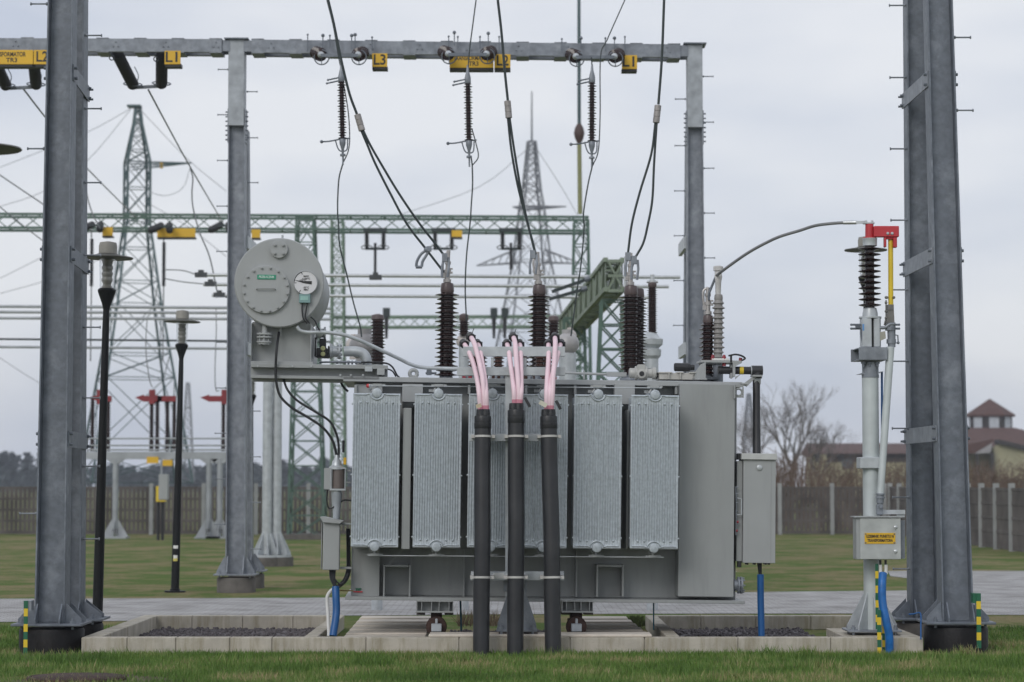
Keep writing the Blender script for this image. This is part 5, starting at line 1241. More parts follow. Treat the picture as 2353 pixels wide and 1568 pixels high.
mb = tb(); mb.cyl(T(978,858,.3), T(1003,858,.3), .012, n=8); tbox(mb, 980,850, 992,862, .27, .33); mb.build('sensor', steel_m, tf)
mb = tb(); mb.cyl(T(1296,857,.2), T(1430,862,.2), .014, n=8); tbox(mb, 1395,856, 1440,865, .15,.25); mb.cyl(T(1342,852,.2),T(1342,872,.2),.012,n=6); mb.build('cover_pipe', paint_l, tf)
# motor drive on the cover
mb = tb(); c = .0
p = T(1475,858,c); mb.lathe((p.x-.1,c,p.z), (1,0,0), [(.04,-.04),(.055,-.03),(.055,.02),(.075,.025),(.075,.05),(.06,.055),(.06,.12),(.075,.125),(.075,.155),(.05,.16),(.05,.21),(.065,.215),(.065,.25),(.03,.26)], 20)
mb.lathe((p.x-.01,c,p.z-.01), (0,-1,0), [(.062,0),(.062,.05),(.05,.055),(.05,.09),(.03,.095)], 20); tbox(mb, 1466,838, 1483,852, c-.07, c+.07); tbox(mb, 1462,842, 1468,850, c-.05, c+.05); mb.build('drive_gear', mat('gear_beige',(.42,.42,.40),.4,.1,.1), tf, bevel=.003)
mb = tb(); mb.lathe((p.x-.01,c-.096,p.z-.01), (0,-1,0), [(.028,0),(.024,.006)], 16); mb.build('drive_dial', black, tf)
mb = tb(); mb.tube(spline([T(1484,848,c), T(1500,850,c), T(1512,862,c), T(1506,872,c)]), .008, 6); mb.build('drive_cable', black, tf)
mb = tb(); tbox(mb, 1515,858, 1598,872, -.1,.25); 
for px in (1514,1530,1556,1584): tbox(mb, px, 855, px+15, 857.8, -.12,.27)
for px in (1536,1562): tbox(mb, px, 858, px+3, 872, -.13,-.101)
mb.build('tap_changer_cover', mat('tapchanger_pale',(.47,.46,.43),.45), tf, bevel=.003)
mb = tb(); p = T(1549,844,.1); mb.lathe((p.x,.1,p.z), (1,0,0), [(.038,0),(.046,.01),(.046,.15),(.042,.155),(.042,.17),(.03,.175),(.03,.22)], 20); mb.build('pressure_relief', black, tf)
# bracket frame round the neutral bushing
mb = tb(); cB = -.1
mb.prism([T(1590,866,cB), T(1610,838,cB), T(1622,832,cB), T(1622,868,cB), T(1618,869,cB)], (0,.015,0)); mb.prism([T(1592,867,cB), T(1622,868,cB), T(1626,873,cB), T(1590,873,cB)], (0,.35,0))
tbox(mb, 1610,829, 1705,833, cB, cB+.4); tbox(mb, 1684,834, 1690,866, cB, cB+.3); tbox(mb, 1678,838, 1683.5,870, cB+.05, cB+.08)
mb.prism([T(1690,834,cB), T(1705,834,cB), T(1690,842,cB)], (0,.02,0)); mb.prism([T(1690,866,cB), T(1704,859,cB), T(1690,872,cB)], (0,.02,0)); mb.build('bushing_bracket', paint_l, tf, bevel=.002)
mb = tb()
for px, py in ((1638,822),(1664,822),(1664,831)): p = T(px,py,cB+.05); mb.lathe((p.x,p.y,p.z), (0,0,-1), [(.012,-.03),(.022,0),(.02,.025),(.022,.05)], 10)
p = T(1703,829,cB+.05); mb.cyl((p.x-.01,p.y,p.z-.01),(p.x-.005,p.y,p.z+.03),.018,n=10); mb.build('red_terminal', mat('dull_red',(.26,.025,.04),.5), tf)
tpart('insulating_bar', white, 1636,824, 1676,828, cB+.03, cB+.1)
mb = tb(); mb.tube(spline([T(1674,818,cB), T(1690,815,cB), T(1704,818,cB), T(1712,824,cB), T(1704,829,cB)]), .011, 6); mb.cyl(T(1680,833,cB), T(1680,818,cB), .012, n=8); mb.build('bonding_cable', black, tf)
tpart('clamp_foot', steel_m, 1618,866, 1650,872, .3, .6)
# black conduit to the right cabinet
cC = -.02; tpart('conduit_bracket', paint_l, 1704,880, 1720,884, -.3, .1)
mb = tb(); mb.prism([T(1706,884,cC-.05), T(1735,862,cC-.05), T(1752,862,cC-.05), T(1752,866,cC-.05), T(1738,867,cC-.05), T(1716,889,cC-.05)], (0,.03,0)); tbox(mb, 1730,862, 1752,865.5, cC-.1, cC+.1); mb.build('conduit_bracket', paint_l, tf)
mb = tb(); mb.cyl(T(1650,851,cC), T(1730,852,cC), .042, n=18); mb.cyl(T(1727,852,cC), T(1752,852,cC), .055, n=18); mb.cyl(T(1740,850,cC), T(1740,870,cC), .052, n=18); mb.cyl(T(1738,866,cC), T(1739,1044,cC-.1), .040, n=18); mb.cyl(T(1738.5,985,cC-.06), T(1739,1044,cC-.1), .043, n=18); pc = mb.build('black_conduit', hdpe, tf)
mb = tb(); mb.cyl(T(1699,851.7,cC), T(1708,851.8,cC), .0435, n=18); mb.build('yellow_band', yellowp, pc)
mb = tb(); mb.cyl(T(1725,852,cC), T(1728,852,cC), .05, n=18); mb.cyl(T(1732,874,cC),T(1747,874,cC),.05,n=8); mb.build('conduit_collar', steel_l, pc)
# right cabinet
cK = -.3
mb = tb(); tbox(mb, 1707,1057, 1783,1294, cK, cK+.38); cab = mb.build('control_cabinet', paint_l, tf, bevel=.004)
mb = tb(); tbox(mb, 1704,1043, 1786,1056, cK-.03, cK+.42); mb.build('cabinet_lid', mat('cabinet_lid_paint',(.47,.48,.47),.4), cab, bevel=.003)
mb = tb(); tbox(mb, 1771,1058, 1772.6,1293, cK-.002, cK+.01); mb.build('door_seam', ink, cab)
mb = tb(); p = T(1745,1075,cK); mb.lathe((p.x,cK,p.z), (0,-1,0), [(.03,0),(.03,.012),(.02,.018)], 18); mb.build('door_knob', steel_l, cab)
tpart('cabinet_side', paint, 1692,1060, 1706.5,1290, cK+.05, cK+.3)
tpart('rubber_mount', black, 1695,1042, 1704,1056, cK+.04, cK+.1); tpart('rubber_mount', black, 1695,1290, 1704,1304, cK+.04, cK+.1)
mb = tb(); mb.tube([T(1694,1145,cK), T(1704,1147,cK), T(1704,1183,cK), T(1694,1184,cK)], .008, 6); mb.build('grab_handle', steel_l, tf)
mb = tb(); mb.cyl(T(1693,1200,cK),T(1697,1200,cK),.014,n=8); mb.cyl(T(1691,1220,cK),T(1695,1220,cK),.014,n=8); mb.build('red_cap', mat('dull_red',(.26,.025,.04),.5), tf)
mb = tb()
for y in (1120,1135,1156,1175,1205): mb.cyl(T(1690,y,cK),T(1696,y,cK),.007,n=6)
mb.tube([T(1690.5,1118,cK),T(1692,1160,cK),T(1691,1230,cK)], .007, 6); mb.build('side_stud', steel_m, tf)
mb = tb()
for px in (1716,1733,1758,1766): tbox(mb, px,1294.5, px+4,1298, cK+.05, cK+.2)
for d in range(3): mb.tube(spline([T(1742+3*d,1294,cK+.15), T(1744+2*d,1308,cK+.15), T(1746+d,1324,cK+.15)]), .013, 6)
mb.build('cabinet_cable', black, cab)
mb = tb(); mb.tube([T(1747.5,1320,cK+.15), T(1748,1380,cK+.15), T(1750,1462,cK+.13)], .036, 14); mb.build('blue_hose', blue, tf)
# flange valve at lower right
mb = tb(); p = T(1690,1345,-.25); mb.lathe((p.x,-.25,p.z), (1,0,0), [(.06,-.02),(.06,.02),(.09,.022),(.09,.04),(.055,.042),(.055,.05),(.09,.052),(.09,.072),(.05,.08)], 24)
for q_ in range(8): mb.cyl((p.x+.015,-.25+.074*math.cos(q_*.785),p.z+.074*math.sin(q_*.785)),(p.x+.095,-.25+.074*math.cos(q_*.785),p.z+.074*math.sin(q_*.785)),.009,n=6)
mb.build('drain_flange', steel_m, tf)
# --- carriage
for x0, x1, wx in ((957,1042,1003),(1291,1363,1325)):
    mb = tb(); tbox(mb, x0,1380, x1,1383, -.42,1.4); tbox(mb, x0,1405, x1,1408, -.42,1.4); tbox(mb, x0+2,1383.3, x1-2,1404.7, -.3,1.3)
    for f in (.0,.13,.4,.6,.87,.975): px = lerp(x0,x1,f); tbox(mb, px, 1383.2, px+2, 1404.8, -.41, -.302)
    carr = mb.build('carriage_beam', paint, tf, bevel=.002)
    mb = tb(); tbox(mb, x0,1408.3, x0+20,1413, -.35,1.2); tbox(mb, x1-20,1408.3, x1,1413, -.35,1.2); mb.build('carriage_rail', mat('rusty_dark',(.06,.05,.045),.8,0,.3,10), carr)
    mb = tb(); tbox(mb, wx-13,1408.4, wx+13,1432, -.3,-.05); tbox(mb, wx-17,1425, wx+17,1446, -.36,-.02); mb.build('wheel_fork', rust, carr, bevel=.006)
    mb = tb(); p = T(wx,1441,-.4); mb.lathe((p.x,-.42,p.z), (0,1,0), [(.02,-.03),(.03,-.02),(.05,0),(.1,.01),(.1,.06),(.11,.07),(.11,.09)], 28); mb.build('wheel', rust, carr)
    mb = tb(); tbox(mb, wx-12,1434, wx+12,1452, -.5,-.43); tbox(mb, wx-3,1422, wx+3,1434, -.48,-.45); mb.build('wheel_stop', mat('bluish_zinc',(.42,.45,.48),.4,.3), carr, bevel=.006)
# ================================================================ CABLE SUPPORT FRAME
YS = 25.12
fr = thing('cable_support_frame', 'galvanized steel frame with one post holding the three black conduits', 'cable frame', (A(1187,1450,YS).x, YS, ZK))
def wbox(mb, px0, py0, px1, py1, Y, dy):
    a, b = A(px0,py1,Y), A(px1,py0,Y); return mb.box((a.x,Y,a.z),(b.x,Y+dy,b.z))
def wpart(name, m, px0, py0, px1, py1, Y, dy, par, bev=.003):
    mb = MB(); wbox(mb, px0, py0, px1, py1, Y, dy); return mb.build(name, m, par, bevel=bev)
wpart('post', steel_l, 1161,850, 1197,1446, YS, .1, fr)
# gusseted foot
mb = MB(); z0 = ZK+.075
a, b = A(1141,1440,YS), A(1234,1440,YS); mb.box((a.x,YS-.1,z0-.02),(b.x,YS+.3,z0)); ft = mb.build('foot_plate', steel_m, fr, bevel=.003)
cx_ = (a.x+b.x)/2; mb = MB(); ztop = A(1187,1340,YS).z
for yy in (YS-.06, YS+.2): mb = MB(); mb.prism([(a.x+.005,yy,z0),(b.x-.005,yy,z0),(b.x-.01,yy,z0+.05),(cx_+.06,yy,ztop),(cx_-.06,yy,ztop),(a.x+.01,yy,z0+.05)], (0,.012,0)); mb.build('gusset', steel_m, fr, smooth=0)
mb = MB()
for px in (1152,1224): 
    mb = MB(); p = A(px,1440,YS-.03); mb.cyl((p.x,YS-.08,ZK+.004),(p.x,YS-.08,z0+.05),.013,n=8); mb.lathe((p.x,YS-.08,z0),(0,0,1),[(.03,0),(.03,.02),(.022,.021),(.022,.04)],8); mb.build('anchor_bolt', steel_m, ft)
for px in (1146,1218): mb = MB(); p = A(px,1440,YS); mb.box((p.x-.0,YS-.08,ZK+.031),(p.x+.08,YS+.25,z0-.021)); mb.build('packing_shim', conc_d, fr)
for y0, y1, x0, x1 in ((797,819,1064,1298),(844,863,1050,1299)):
    mb = MB(); wbox(mb, x0,y0, x1,y1, YS-.03, .012); a, b = A(x0,y1,YS), A(x1,y0,YS); mb.box((a.x,YS-.017,b.z-.012),(b.x,YS+.08,b.z)); mb.box((a.x,YS-.017,a.z),(b.x,YS+.08,a.z+.012)); mb.build('top_rail', steel_l, fr, bevel=.002)
for y0, y1, x0, x1 in ((997,1014,1078,1268),(1314,1334,1082,1296)):
    mb = MB(); wbox(mb, x0,y0, x1,y1, YS-.115, .012); a, b = A(x0,y1,YS-.1), A(x1,y0,YS-.1); mb.box((a.x,YS-.102,b.z-.01),(b.x,YS-.004,b.z)); mb.box((a.x,YS-.102,a.z),(b.x,YS-.004,a.z+.01))
    cr_ = mb.build('cross_rail', steel_l, fr, bevel=.002)
    if y0 > 1200: wpart('paper_label', white, 1133,1317, 1158,1330, YS-.118, .0025, cr_, 0)
wpart('post_bracket', steel_m, 1157,1334, 1166,1360, YS-.02, .02, fr); wpart('post_bracket', steel_m, 1205,1334, 1211,1362, YS-.02, .02, fr)
mb = MB()
for x0, x1 in ((1128,1134),(1196,1210)): wbox(mb, x0,822, x1,843, YS, .04)
mb.build('rail_strut', steel_l, fr)

# ================================================================ CONDUITS and PINK CABLES
def sleeve(mb, c, d, r0, r1, n=28): mb.cyl(c, c+d, r0, r1, n)
YC = 24.66
def conduit(label, xt, yt, xb, w, sl, caps, strap_y):
    p, q = A(xt, yt, YC+.12), A(xb, 1515, YC); q.z = -.02; r = w*YC/F/2
    t = thing('cable_conduit', label, 'conduit', (q.x, q.y, 0), (0,0,0), 'black conduits for the pink cables')
    ax = (p-q).normalized(); m_ = lerp(q, p, .5)+Vector((.006,-.012,0)); mb = MB(); P = spline([q, lerp(q,p,.25), m_, lerp(q,p,.75), p], 5); mb.tube(P, r, 32); mb.build('pipe', hdpe, t)
    h = sl*YC/F
    mb = MB(); mb.lathe(p-ax*h, ax, [(r*1.02,0),(r*1.05,.005),(r*1.05,h*.45),(r*1.025,h*.47),(r*1.035,h*.55),(r*1.035,h-.01),(r*1.0,h),(r*.8,h+.006)], 32); mb.build('sleeve', black, t)
    mb = MB()
    for dx in caps: s = p+Vector((dx*YC/F,0,0)); mb.lathe(s-Vector((0,0,.01)), ax, [(.047,0),(.047,.04),(.044,.08),(.03,.082)], 20)
    mb.build('cable_seal', black, t)
    for sy in strap_y:
        f = (A(xt,sy,YC+.05).z-q.z)/(p.z-q.z); c = lerp(q,p,f)+Vector((.004,-.008,0)); mb = MB()
        mb.rings([[v for v in mb.ring(c+ax*zz, ax, r*1.03, 28)] for zz in (-.011,.011)])
        for s in (-1,1): mb.box((c.x+s*r*1.03, c.y-.0, c.z-.016),(c.x+s*(r*1.03+.035), YS-.118, c.z+.016))
        mb.build('strap', mat('plastic_strap',(.50,.49,.47),.45), t)
    return t, p
conduit('leftmost of the three upright black conduits, two black seals on top', 1109.5, 957, 1105.5, 38, 29, (-5,6), (1003,1327))
conduit('middle one of the three upright black conduits, the tallest', 1186, 943, 1184, 38, 30, (-6,6), (1003,1327))
conduit('rightmost of the three upright black conduits, leaning to the left', 1260.5, 957, 1271.5, 38, 29, (-6,6), (1003,1327))
def pinkcable(label, pts, rr=.0255):
    n = len(pts); Ys = [lerp(25.2, YC+.12, min(1, (pts[i][1]-pts[0][1])/110)) for i in range(n)]
    Ys[0] = 25.38; P = spline([A(x, y, yy) for (x, y), yy in zip(pts, Ys)], 8)
    t = thing('pink_cable', label, 'cable', P[-1], (0,0,0), 'pink power cables'); mb = MB(); mb.tube(P, rr, 14); mb.build('sheath', pink, t)
    p0 = A(pts[0][0], pts[0][1], 25.36); d = (P[3]-P[0]).normalized(); mb = MB(); mb.torus(P[2], d, .035, .012, 20, 8); mb.cyl(P[0]-d*.03, P[2], .036, n=14)
    mb.box(P[1]+Vector((-.05,-.0,-.03)), P[1]+Vector((-.03,.04,.02))); mb.box(P[1]+Vector((.03,-.0,-.03)), P[1]+Vector((.05,.04,.02)))
    if pts[0][1] < 775: mb.cyl(P[1]+Vector((.0,.02,.0)), P[1]+Vector((.03,.03,.09)), .004, n=5)
    mb.build('terminal_boot', black, t)
    mb = MB(); e = P[-1]; d2 = (P[-1]-P[-4]).normalized(); mb.cyl(e-d2*.045, e+d2*.01, rr*1.04, n=14); mb.build('pink_end', pinkd, t)
    return t
L9 = ('left', 'middle', 'right')
CB = [((1065,788),(1076,806),(1087,834),(1096,870),(1101,905),(1104,942)), ((1081,772),(1090,790),(1097,815),(1108,865),(1112,905),(1114,942)), ((1097,788),(1103,806),(1108,834),(1114,870),(1117,905),(1118,942))]
CM = [((1164,788),(1169,805),(1173,836),(1178,870),(1181,900),(1182,928)), ((1179,772),(1184,792),(1187,836),(1190,870),(1192,900),(1191,928)), ((1194,788),(1196,806),(1197,836),(1197.5,870),(1197.5,900),(1195,928))]
CC_ = [((1260,788),(1261,806),(1260,836),(1257.5,870),(1256,905),(1256,942)), ((1275,772),(1276,792),(1274,830),(1271,865),(1269.5,905),(1267,942)), ((1289,788),(1284,806),(1278,830),(1268,870),(1264,905),(1263,942))]
for nm, grp in (('left', CB), ('middle', CM), ('right', CC_)):
    for nm2, pts_ in zip(('outer left', 'top', 'outer right'), grp):
        pinkcable(f'{nm2} pink cable of the three rising from the {nm} black conduit', pts_)
for (x, y, dx, dy, m, nm) in ((1213,918,12,22,black,'black cable tag tied to the cables of the middle conduit'),(1284,925,11,20,black,'black cable tag tied to the cables of the right conduit')):
    mb = MB(); a, b = A(x-dx*.6,y-dy*.2,YC), A(x+dx*.4,y+dy*.8,YC); mb.bar(a, b, .03, .012); tag(mb.build('cable_tag', m), nm, 'cable tag')
mb = MB(); mb.bar(A(1094,935,YC+.02), A(1106,931,YC+.02), .04, .006); tag(mb.build('cable_tag', mat('cream_tag',(.55,.46,.32),.5)), 'cream paper tag tied to the cables of the left conduit', 'cable tag')
mb = MB(); mb.bar(A(1240,924,YC+.02), A(1256,933,YC+.02), .045, .006); tag(mb.build('cable_tag', mat('cream_tag2',(.6,.58,.48),.5)), 'white paper tag tied to the cables of the right conduit', 'cable tag')

# ================================================================ EARTHING SWITCH
YE = 25.55
b = A(2004,1448,YE); es = thing('earthing_switch', 'earthing switch on a round grey post with brown insulator and red head', 'earthing switch', (b.x, YE, ZK))
k = YE/F
def E(px, py, d=0): return A(px, py, YE+d)
mb = MB(); mb.cyl(Vector((E(2005,1448).x,YE,ZK+.03)), E(1999.5,862), 19.5*k, 19.0*k, 28); mb.build('post', zinc_w, es)
mb = MB(); c = E(2004,1448); 
mb.box((c.x-.28,YE-.22,ZK+.03),(c.x+.28,YE+.3,ZK+.05)); mb.build('base_plate', steel_m, es, bevel=.004)
mb = MB(); zt = E(2004,1362).z; zb_ = ZK+.05
for a in range(8):
    mb = MB(); d = Vector((math.cos(a*math.pi/4+.12), math.sin(a*math.pi/4+.12), 0)); cc = Vector((c.x, YE, 0)); n = d.cross(Vector((0,0,1)))*.012
    mb.prism([cc+d*.08+Vector((0,0,zb_)), cc+d*.265+Vector((0,0,zb_)), cc+d*.265+Vector((0,0,zb_+.05)), cc+d*.085+Vector((0,0,zt))], n); mb.build('gusset', steel_l, es, smooth=0)
mb = MB()
for s in (-1,1):
    for q in (-.17,.2): mb.cyl((c.x+s*.22,YE+q,ZK),(c.x+s*.22,YE+q,ZK+.1),.014,n=8); mb.cyl((c.x+s*.22,YE+q,ZK+.05),(c.x+s*.22,YE+q,ZK+.08),.026,n=6)
mb.build('anchor_bolt', steel_m, es)
mb = MB(); wbox(mb, 1976,1051, 2036,1077, YE-.13, .26); mb.build('collar', steel_l, es, bevel=.008)
# head assembly
mb = MB(); mb.lathe(E(2000,862), (0,0,1), [(20*k,-.03),(20*k,0),(19*k,.0),(19*k,30*k)], 24); mb.prism([E(1969,861,-.05), E(1992,854,-.05), E(1994,860,-.05)], (0,.1,0)); mb.prism([E(2032,853,-.05), E(2012,856,-.05), E(2012,862,-.05)], (0,.1,0)); mb.build('top_flange', steel_m, es)
mb = MB(); mb.box((E(1969,830).x,YE-.15,E(1969,829).z),(E(2034,800).x,YE-.138,E(2034,800).z)); a0, b0 = E(1969,829,-.13), E(2034,800,-.13); mb.box((a0.x,YE-.137,b0.z-.012),(b0.x,YE+.15,b0.z)); mb.box((a0.x,YE-.137,a0.z),(b0.x,YE+.15,a0.z+.012)); mb.box((E(1960,829).x,YE+.15,a0.z),(b0.x,YE+.162,b0.z)); mb.build('cross_channel', steel_m, es, bevel=.003)
mb = MB()
for px in (1984,1998,2016): p = E(px,832,-.08); mb.cyl(p, p-Vector((0,0,.05)), .016, n=8); mb.cyl(p, p-Vector((0,0,.02)), .028, n=6)
mb.build('channel_bolt', steel_d, es)
mb = MB(); wbox(mb, 1982,731, 2003,798, YE-.11, .2); wbox(mb, 2008.5,731, 2022,798, YE-.1, .2); wbox(mb, 1978,731.5, 2024,798, YE+.1, .03); mb.build('head_housing', steel_l, es, bevel=.006)
mb = MB(); wbox(mb, 2003.2,732, 2008.3,797, YE-.05, .1); mb.build('housing_slot', ink, es)
mb = MB(); mb.lathe(E(1999.5,731), (0,0,1), [(26*k,-.006),(26*k,.012),(18*k,.014),(17.5*k,.05),(15*k,22*k),(11.5*k,24*k)], 28); mb.build('base_casting', steel_l, es)
mb = MB(); z0, z1 = E(1999,708).z, E(1999,566).z; n = 11; prof = [(10.5*k, 0)]
for i in range(n):
    p_ = (z1-z0)/n; zz = i*p_; prof += [(10.5*k,zz+.2*p_),(20*k,zz+.34*p_),(25.5*k,zz+.46*p_),(26*k,zz+.54*p_),(24.5*k,zz+.6*p_),(15*k,zz+.72*p_),(10.5*k,zz+.84*p_)]
mb.lathe(Vector((E(1999,708).x,YE,z0)), (0,0,1), prof+[(10.5*k,z1-z0)], 32); mb.build('insulator', brown, es, smooth=50)
mb = MB(); mb.lathe(Vector((E(1999,566).x,YE,z1)), (0,0,1), [(12*k,-.005),(16.5*k,.004),(16.5*k,15*k),(17*k,16*k),(17*k,18*k),(10*k,18.5*k)], 24); mb.build('insulator_cap', steel_l, es)
mb = MB(); mb.lathe(E(1998,549), (0,0,1), [(16*k,-.002),(16*k,.012),(10*k,.016),(9.5*k,34*k)], 20); mb.build('red_head', red, es)
mb = MB(); wbox(mb, 2008.5,519.5, 2066,544.5, YE-.07, .09); wbox(mb, 2032,545, 2037,568, YE-.06, .07); wbox(mb, 2053,545, 2061.5,569, YE-.06, .07); wbox(mb, 2037.2,545, 2052.8,550, YE-.05,.05); arm = mb.build('red_arm', red, es, bevel=.006)
mb = MB()
for px in (2040,2050): p = E(px,537,-.07); mb.lathe(p, (0,-1,0), [(.016,0),(.016,.006),(.009,.012)], 12)
mb.build('arm_bolt', alu, arm)
mb = MB(); mb.box(E(1985,514,-.04), E(2010,511,-.04)+Vector((0,.09,0)))
for px in (1990,2004): mb.cyl(E(px,511,-.02), E(px,507,-.02), .014, n=8)
mb.build('terminal_pad', alu, es)
mb = MB(); mb.cyl(E(2047,702,.0), E(2046.5,551,.0), 5.8*k, n=18); mb.build('yellow_rod', yellowp, es)
# pivot mechanism on the right
mb = MB(); wbox(mb, 2041,700, 2054,712, YE-.05,.1); mb.prism([E(2041,711,-.04), E(2054,711,-.04), E(2056,748,-.04), E(2036,748,-.04)], (0,.07,0)); mb.tube([E(2036,690,-.03), E(2036,730,-.03), E(2032,748,-.03)], .008, 6)
for y in (684,696,716,731): mb.ball(E(2036,y,-.03), .016, 8, 6)
for px in (2038,2054): mb.ball(E(px,684,-.03), .016, 8, 6)
mb.build('rod_socket', mat('dull_zinc',(.17,.165,.155),.5,.3,.2,20), es)
dz = mat('dull_zinc',(.17,.165,.155))
mb = MB(); mb.tube(spline([E(2017,760,-.08), E(2022,754,-.08), E(2034,753,-.08), E(2044,746,-.08), E(2056,745,-.08)]), .018, 8); mb.cyl(E(2048,742,-.05), E(2049,798,-.05), .045, .04, 18); mb.cyl(E(2046,752,-.05), E(2046,760,-.05), .055, n=18); mb.cyl(E(2048,780,-.05), E(2048,790,-.05), .05, n=18); mb.build('pivot_shaft', steel_m, es)
mb = MB(); mb.prism([E(2012,766,-.09), E(2034,761,-.09), E(2036,778,-.09), E(2013,788,-.09)], (0,.05,0)); mb.build('pivot_arm', mat('galv_yellowish',(.38,.37,.31),.45,.3,.15,20), es)
mb = MB()
for s, (x0,x1) in ((0,(1956,1982)),(1,(2052,2066))):
    for y in (746.5,755.5): mb.cyl(E(x0,y,-.02), E(x1,y,-.02), .011, n=8); mb.ball(E(x0 if s==0 else x1,y,-.02), .013, 8, 6)
wbox(mb, 1967,748, 1977,754, YE-.04,.06); mb.build('limit_fork', steel_d, es)
mb = MB(); mb.tube([E(2056,770,-.04),E(2063,771,-.04),E(2064,788,-.04),E(2053,789,-.04)], .008, 6); mb.ball(E(2064,788,-.04), .016, 8, 6); mb.tube(spline([E(1979,757,-.06),E(1979,770,-.06),E(1982,788,-.06)]), .01, 6); mb.build('linkage', steel_d, es)
wpart('blue_sticker', mat('sticker_blue',(.12,.3,.6),.5), 1982,745, 1986,760, YE-.113,.0025, es, 0)
mb = MB(); mb.cyl(E(2046,798,-.08), E(2023,1138,-.16), 9.3*k, 8.0*k, 20); mb.build('drive_tube', zinc_w, es)
mb = MB(); p, q = E(2023,1134,-.16), E(2021,1184,-.16); ax = q-p
for f in (.0,.16): mb.cyl(p+ax*f, p+ax*(f+.07), 11*k, n=20)
mb.cyl(p, p+ax*.45, 8.5*k, n=18); mb.cyl(p+ax*.4, q, 6.5*k, n=14); wbox(mb, 2015,1160, 2029,1182, YE-.2,.06); mb.cyl(p+ax*.62+Vector((0,-.05,0)), p+ax*.62+Vector((0,-.075,0)), .016, n=10); mb.build('drive_coupling', steel_m, es)
mb = MB(); wbox(mb, 2026,1172, 2080,1182, YE-.1,.03); wbox(mb, 2062,1182, 2079,1189, YE-.08,.03); mb.build('box_arm', steel_l, es)
# control box with its plate
mb = MB(); wbox(mb, 1968,1190, 2069,1286, YE-.36,.25); box = mb.build('control_box', paint_l, es, bevel=.005)
mb = MB(); wbox(mb, 1977,1191, 2069.5,1285.5, YE-.375,.014); mb.build('box_door', mat('box_door_paint',(.43,.45,.44),.4), box, bevel=.003)
mb = MB(); wbox(mb, 1963,1187, 2074,1189.6, YE-.39,.3); mb.build('box_roof', paint_l, box)
mb = MB(); wbox(mb, 2070,1196, 2079,1284, YE-.25,.05); mb.build('box_rail', steel_m, box)
mb = MB()
for y in (1212,1267.5): p = A(2058,y,YE-.375); mb.lathe(p, (0,-1,0), [(.018,0),(.018,.006),(.011,.01)], 14); mb.box((p.x-.012,p.y-.016,p.z-.022),(p.x-.004,p.y-.01,p.z+.004))
mb.build('box_lock', alu, box)
pl = wpart('box_plate', yellow, 1987,1225, 2057.5,1250, YE-.381,.005, box, .001)
a, b2 = A(1987,1250,YE-.381), A(2057.5,1225,YE-.381)
for txt, f, wd in (('UZIEMNIK PUNKTU N',.68,.285),('TRANSFORMATORA',.3,.265)):
    lettering(txt, .042, box, Vector((lerp(a.x,b2.x,.5), YE-.3825, lerp(a.z,b2.z,f)))-es.location, ink, .0012, wd)
mb = MB()
for x, y in ((1989.5,1227.5),(2055,1227.5),(1989.5,1247.5),(2055,1247.5)): mb.lathe(A(x,y,YE-.381), (0,-1,0), [(.008,0),(.007,.004)], 8)
mb.build('plate_screw', steel_d, box)
mb = MB()
for px in (2023,2035): mb.cyl(A(px,1287,YE-.28), A(px,1300,YE-.28), .012, n=8)
mb.build('cable_gland', black, box)
mb = MB()
for px in (2023,2036): mb.cyl(A(px,1298,YE-.28), A(px,1320,YE-.28), .018, n=8)
mb.build('white_lead', white, box)
mb = MB(); mb.cyl(A(2026.5,855,YE+.06), A(2027,1050,YE+.06), .012, n=8); mb.build('blue_lead', blue, es)
# conductor from neutral bushing
P = [TM @ T(1646,634,.5), A(1660,623,26.3), A(1690,601,26.2), A(1721,580,26.1), A(1757,560,26.0), A(1792,544,25.9), A(1838,530,25.8), A(1873,519,25.7), A(1910,514,25.65), A(1940,512,25.6)]
t = thing('bonding_conductor', 'thick grey conductor arching from the small bushing to the red head', 'cable', P[-1])
mb = MB(); mb.tube(spline(P), .0165, 10); mb.build('strand', mat('thick_conductor',(.2,.205,.21),.45,.4), t)
mb = MB(); mb.cyl(A(1938,512,25.6), A(1968,511.5,25.56), .021, n=12); mb.bar(A(1966,511.5,25.56), A(1990,511,25.55), .03, .012); mb.build('lug', alu, t)
# hoses and striped strips beside the switch
mb = MB(); mb.tube(spline([A(2029,1318,24.95), A(2027,1345,24.9), A(2028,1385,24.88), A(2036,1425,24.85), A(2043,1460,24.85), A(2044,1490,24.86), A(2042,1512,24.86)]), [.042]*37, 16)
tag(mb.build('blue_hose', mat('blue_hose_ribbed',(.006,.12,.38),.42,0,.2,14)), 'thick blue hose curving down from the earthing switch box to the grass', 'hose')
mb = MB(); mb.tube(spline([A(2016,1300,25.3), A(2015,1380,25.2), A(2016,1440,25.1)]), .014, 6)
def striped(label, px, py0, py1, Y, w, phase=0, h=.012, lean=0):
    a, b = A(px, py1, Y), A(px, py0, Y); a.z = max(0, a.z-.03); t = thing('earthing_strip', label, 'earthing strip', (a.x,Y,a.z), (0,0,0), 'yellow and green earthing strips'); n = max(3, round((b.z-a.z)/.075)); ww = w*Y/F
    for i in range(n):
        z0, z1 = lerp(a.z,b.z,i/n), lerp(a.z,b.z,(i+1)/n); mb = MB(); o = lean*i/n
        mb.box((a.x-ww/2+o,Y,z0),(a.x+ww/2+o,Y+h,z1)); mb.build('yellow_band' if (i+phase) % 2 else 'green_band', yellowp if (i+phase) % 2 else greenp, t, smooth=0)
    return t, b
t_, b_ = striped('yellow and green earthing strip in front of the left steel columns', 58, 1381, 1502, 24.75, 9)
mb = MB(); mb.box((b_.x-.02,24.762,b_.z-.1),(b_.x+.06,24.9,b_.z)); mb.build('strip_bend', steel_m, t_)
t_, b_ = striped('yellow and green earthing strip in front of the right steel columns', 2250, 1364, 1483, 24.8, 10)
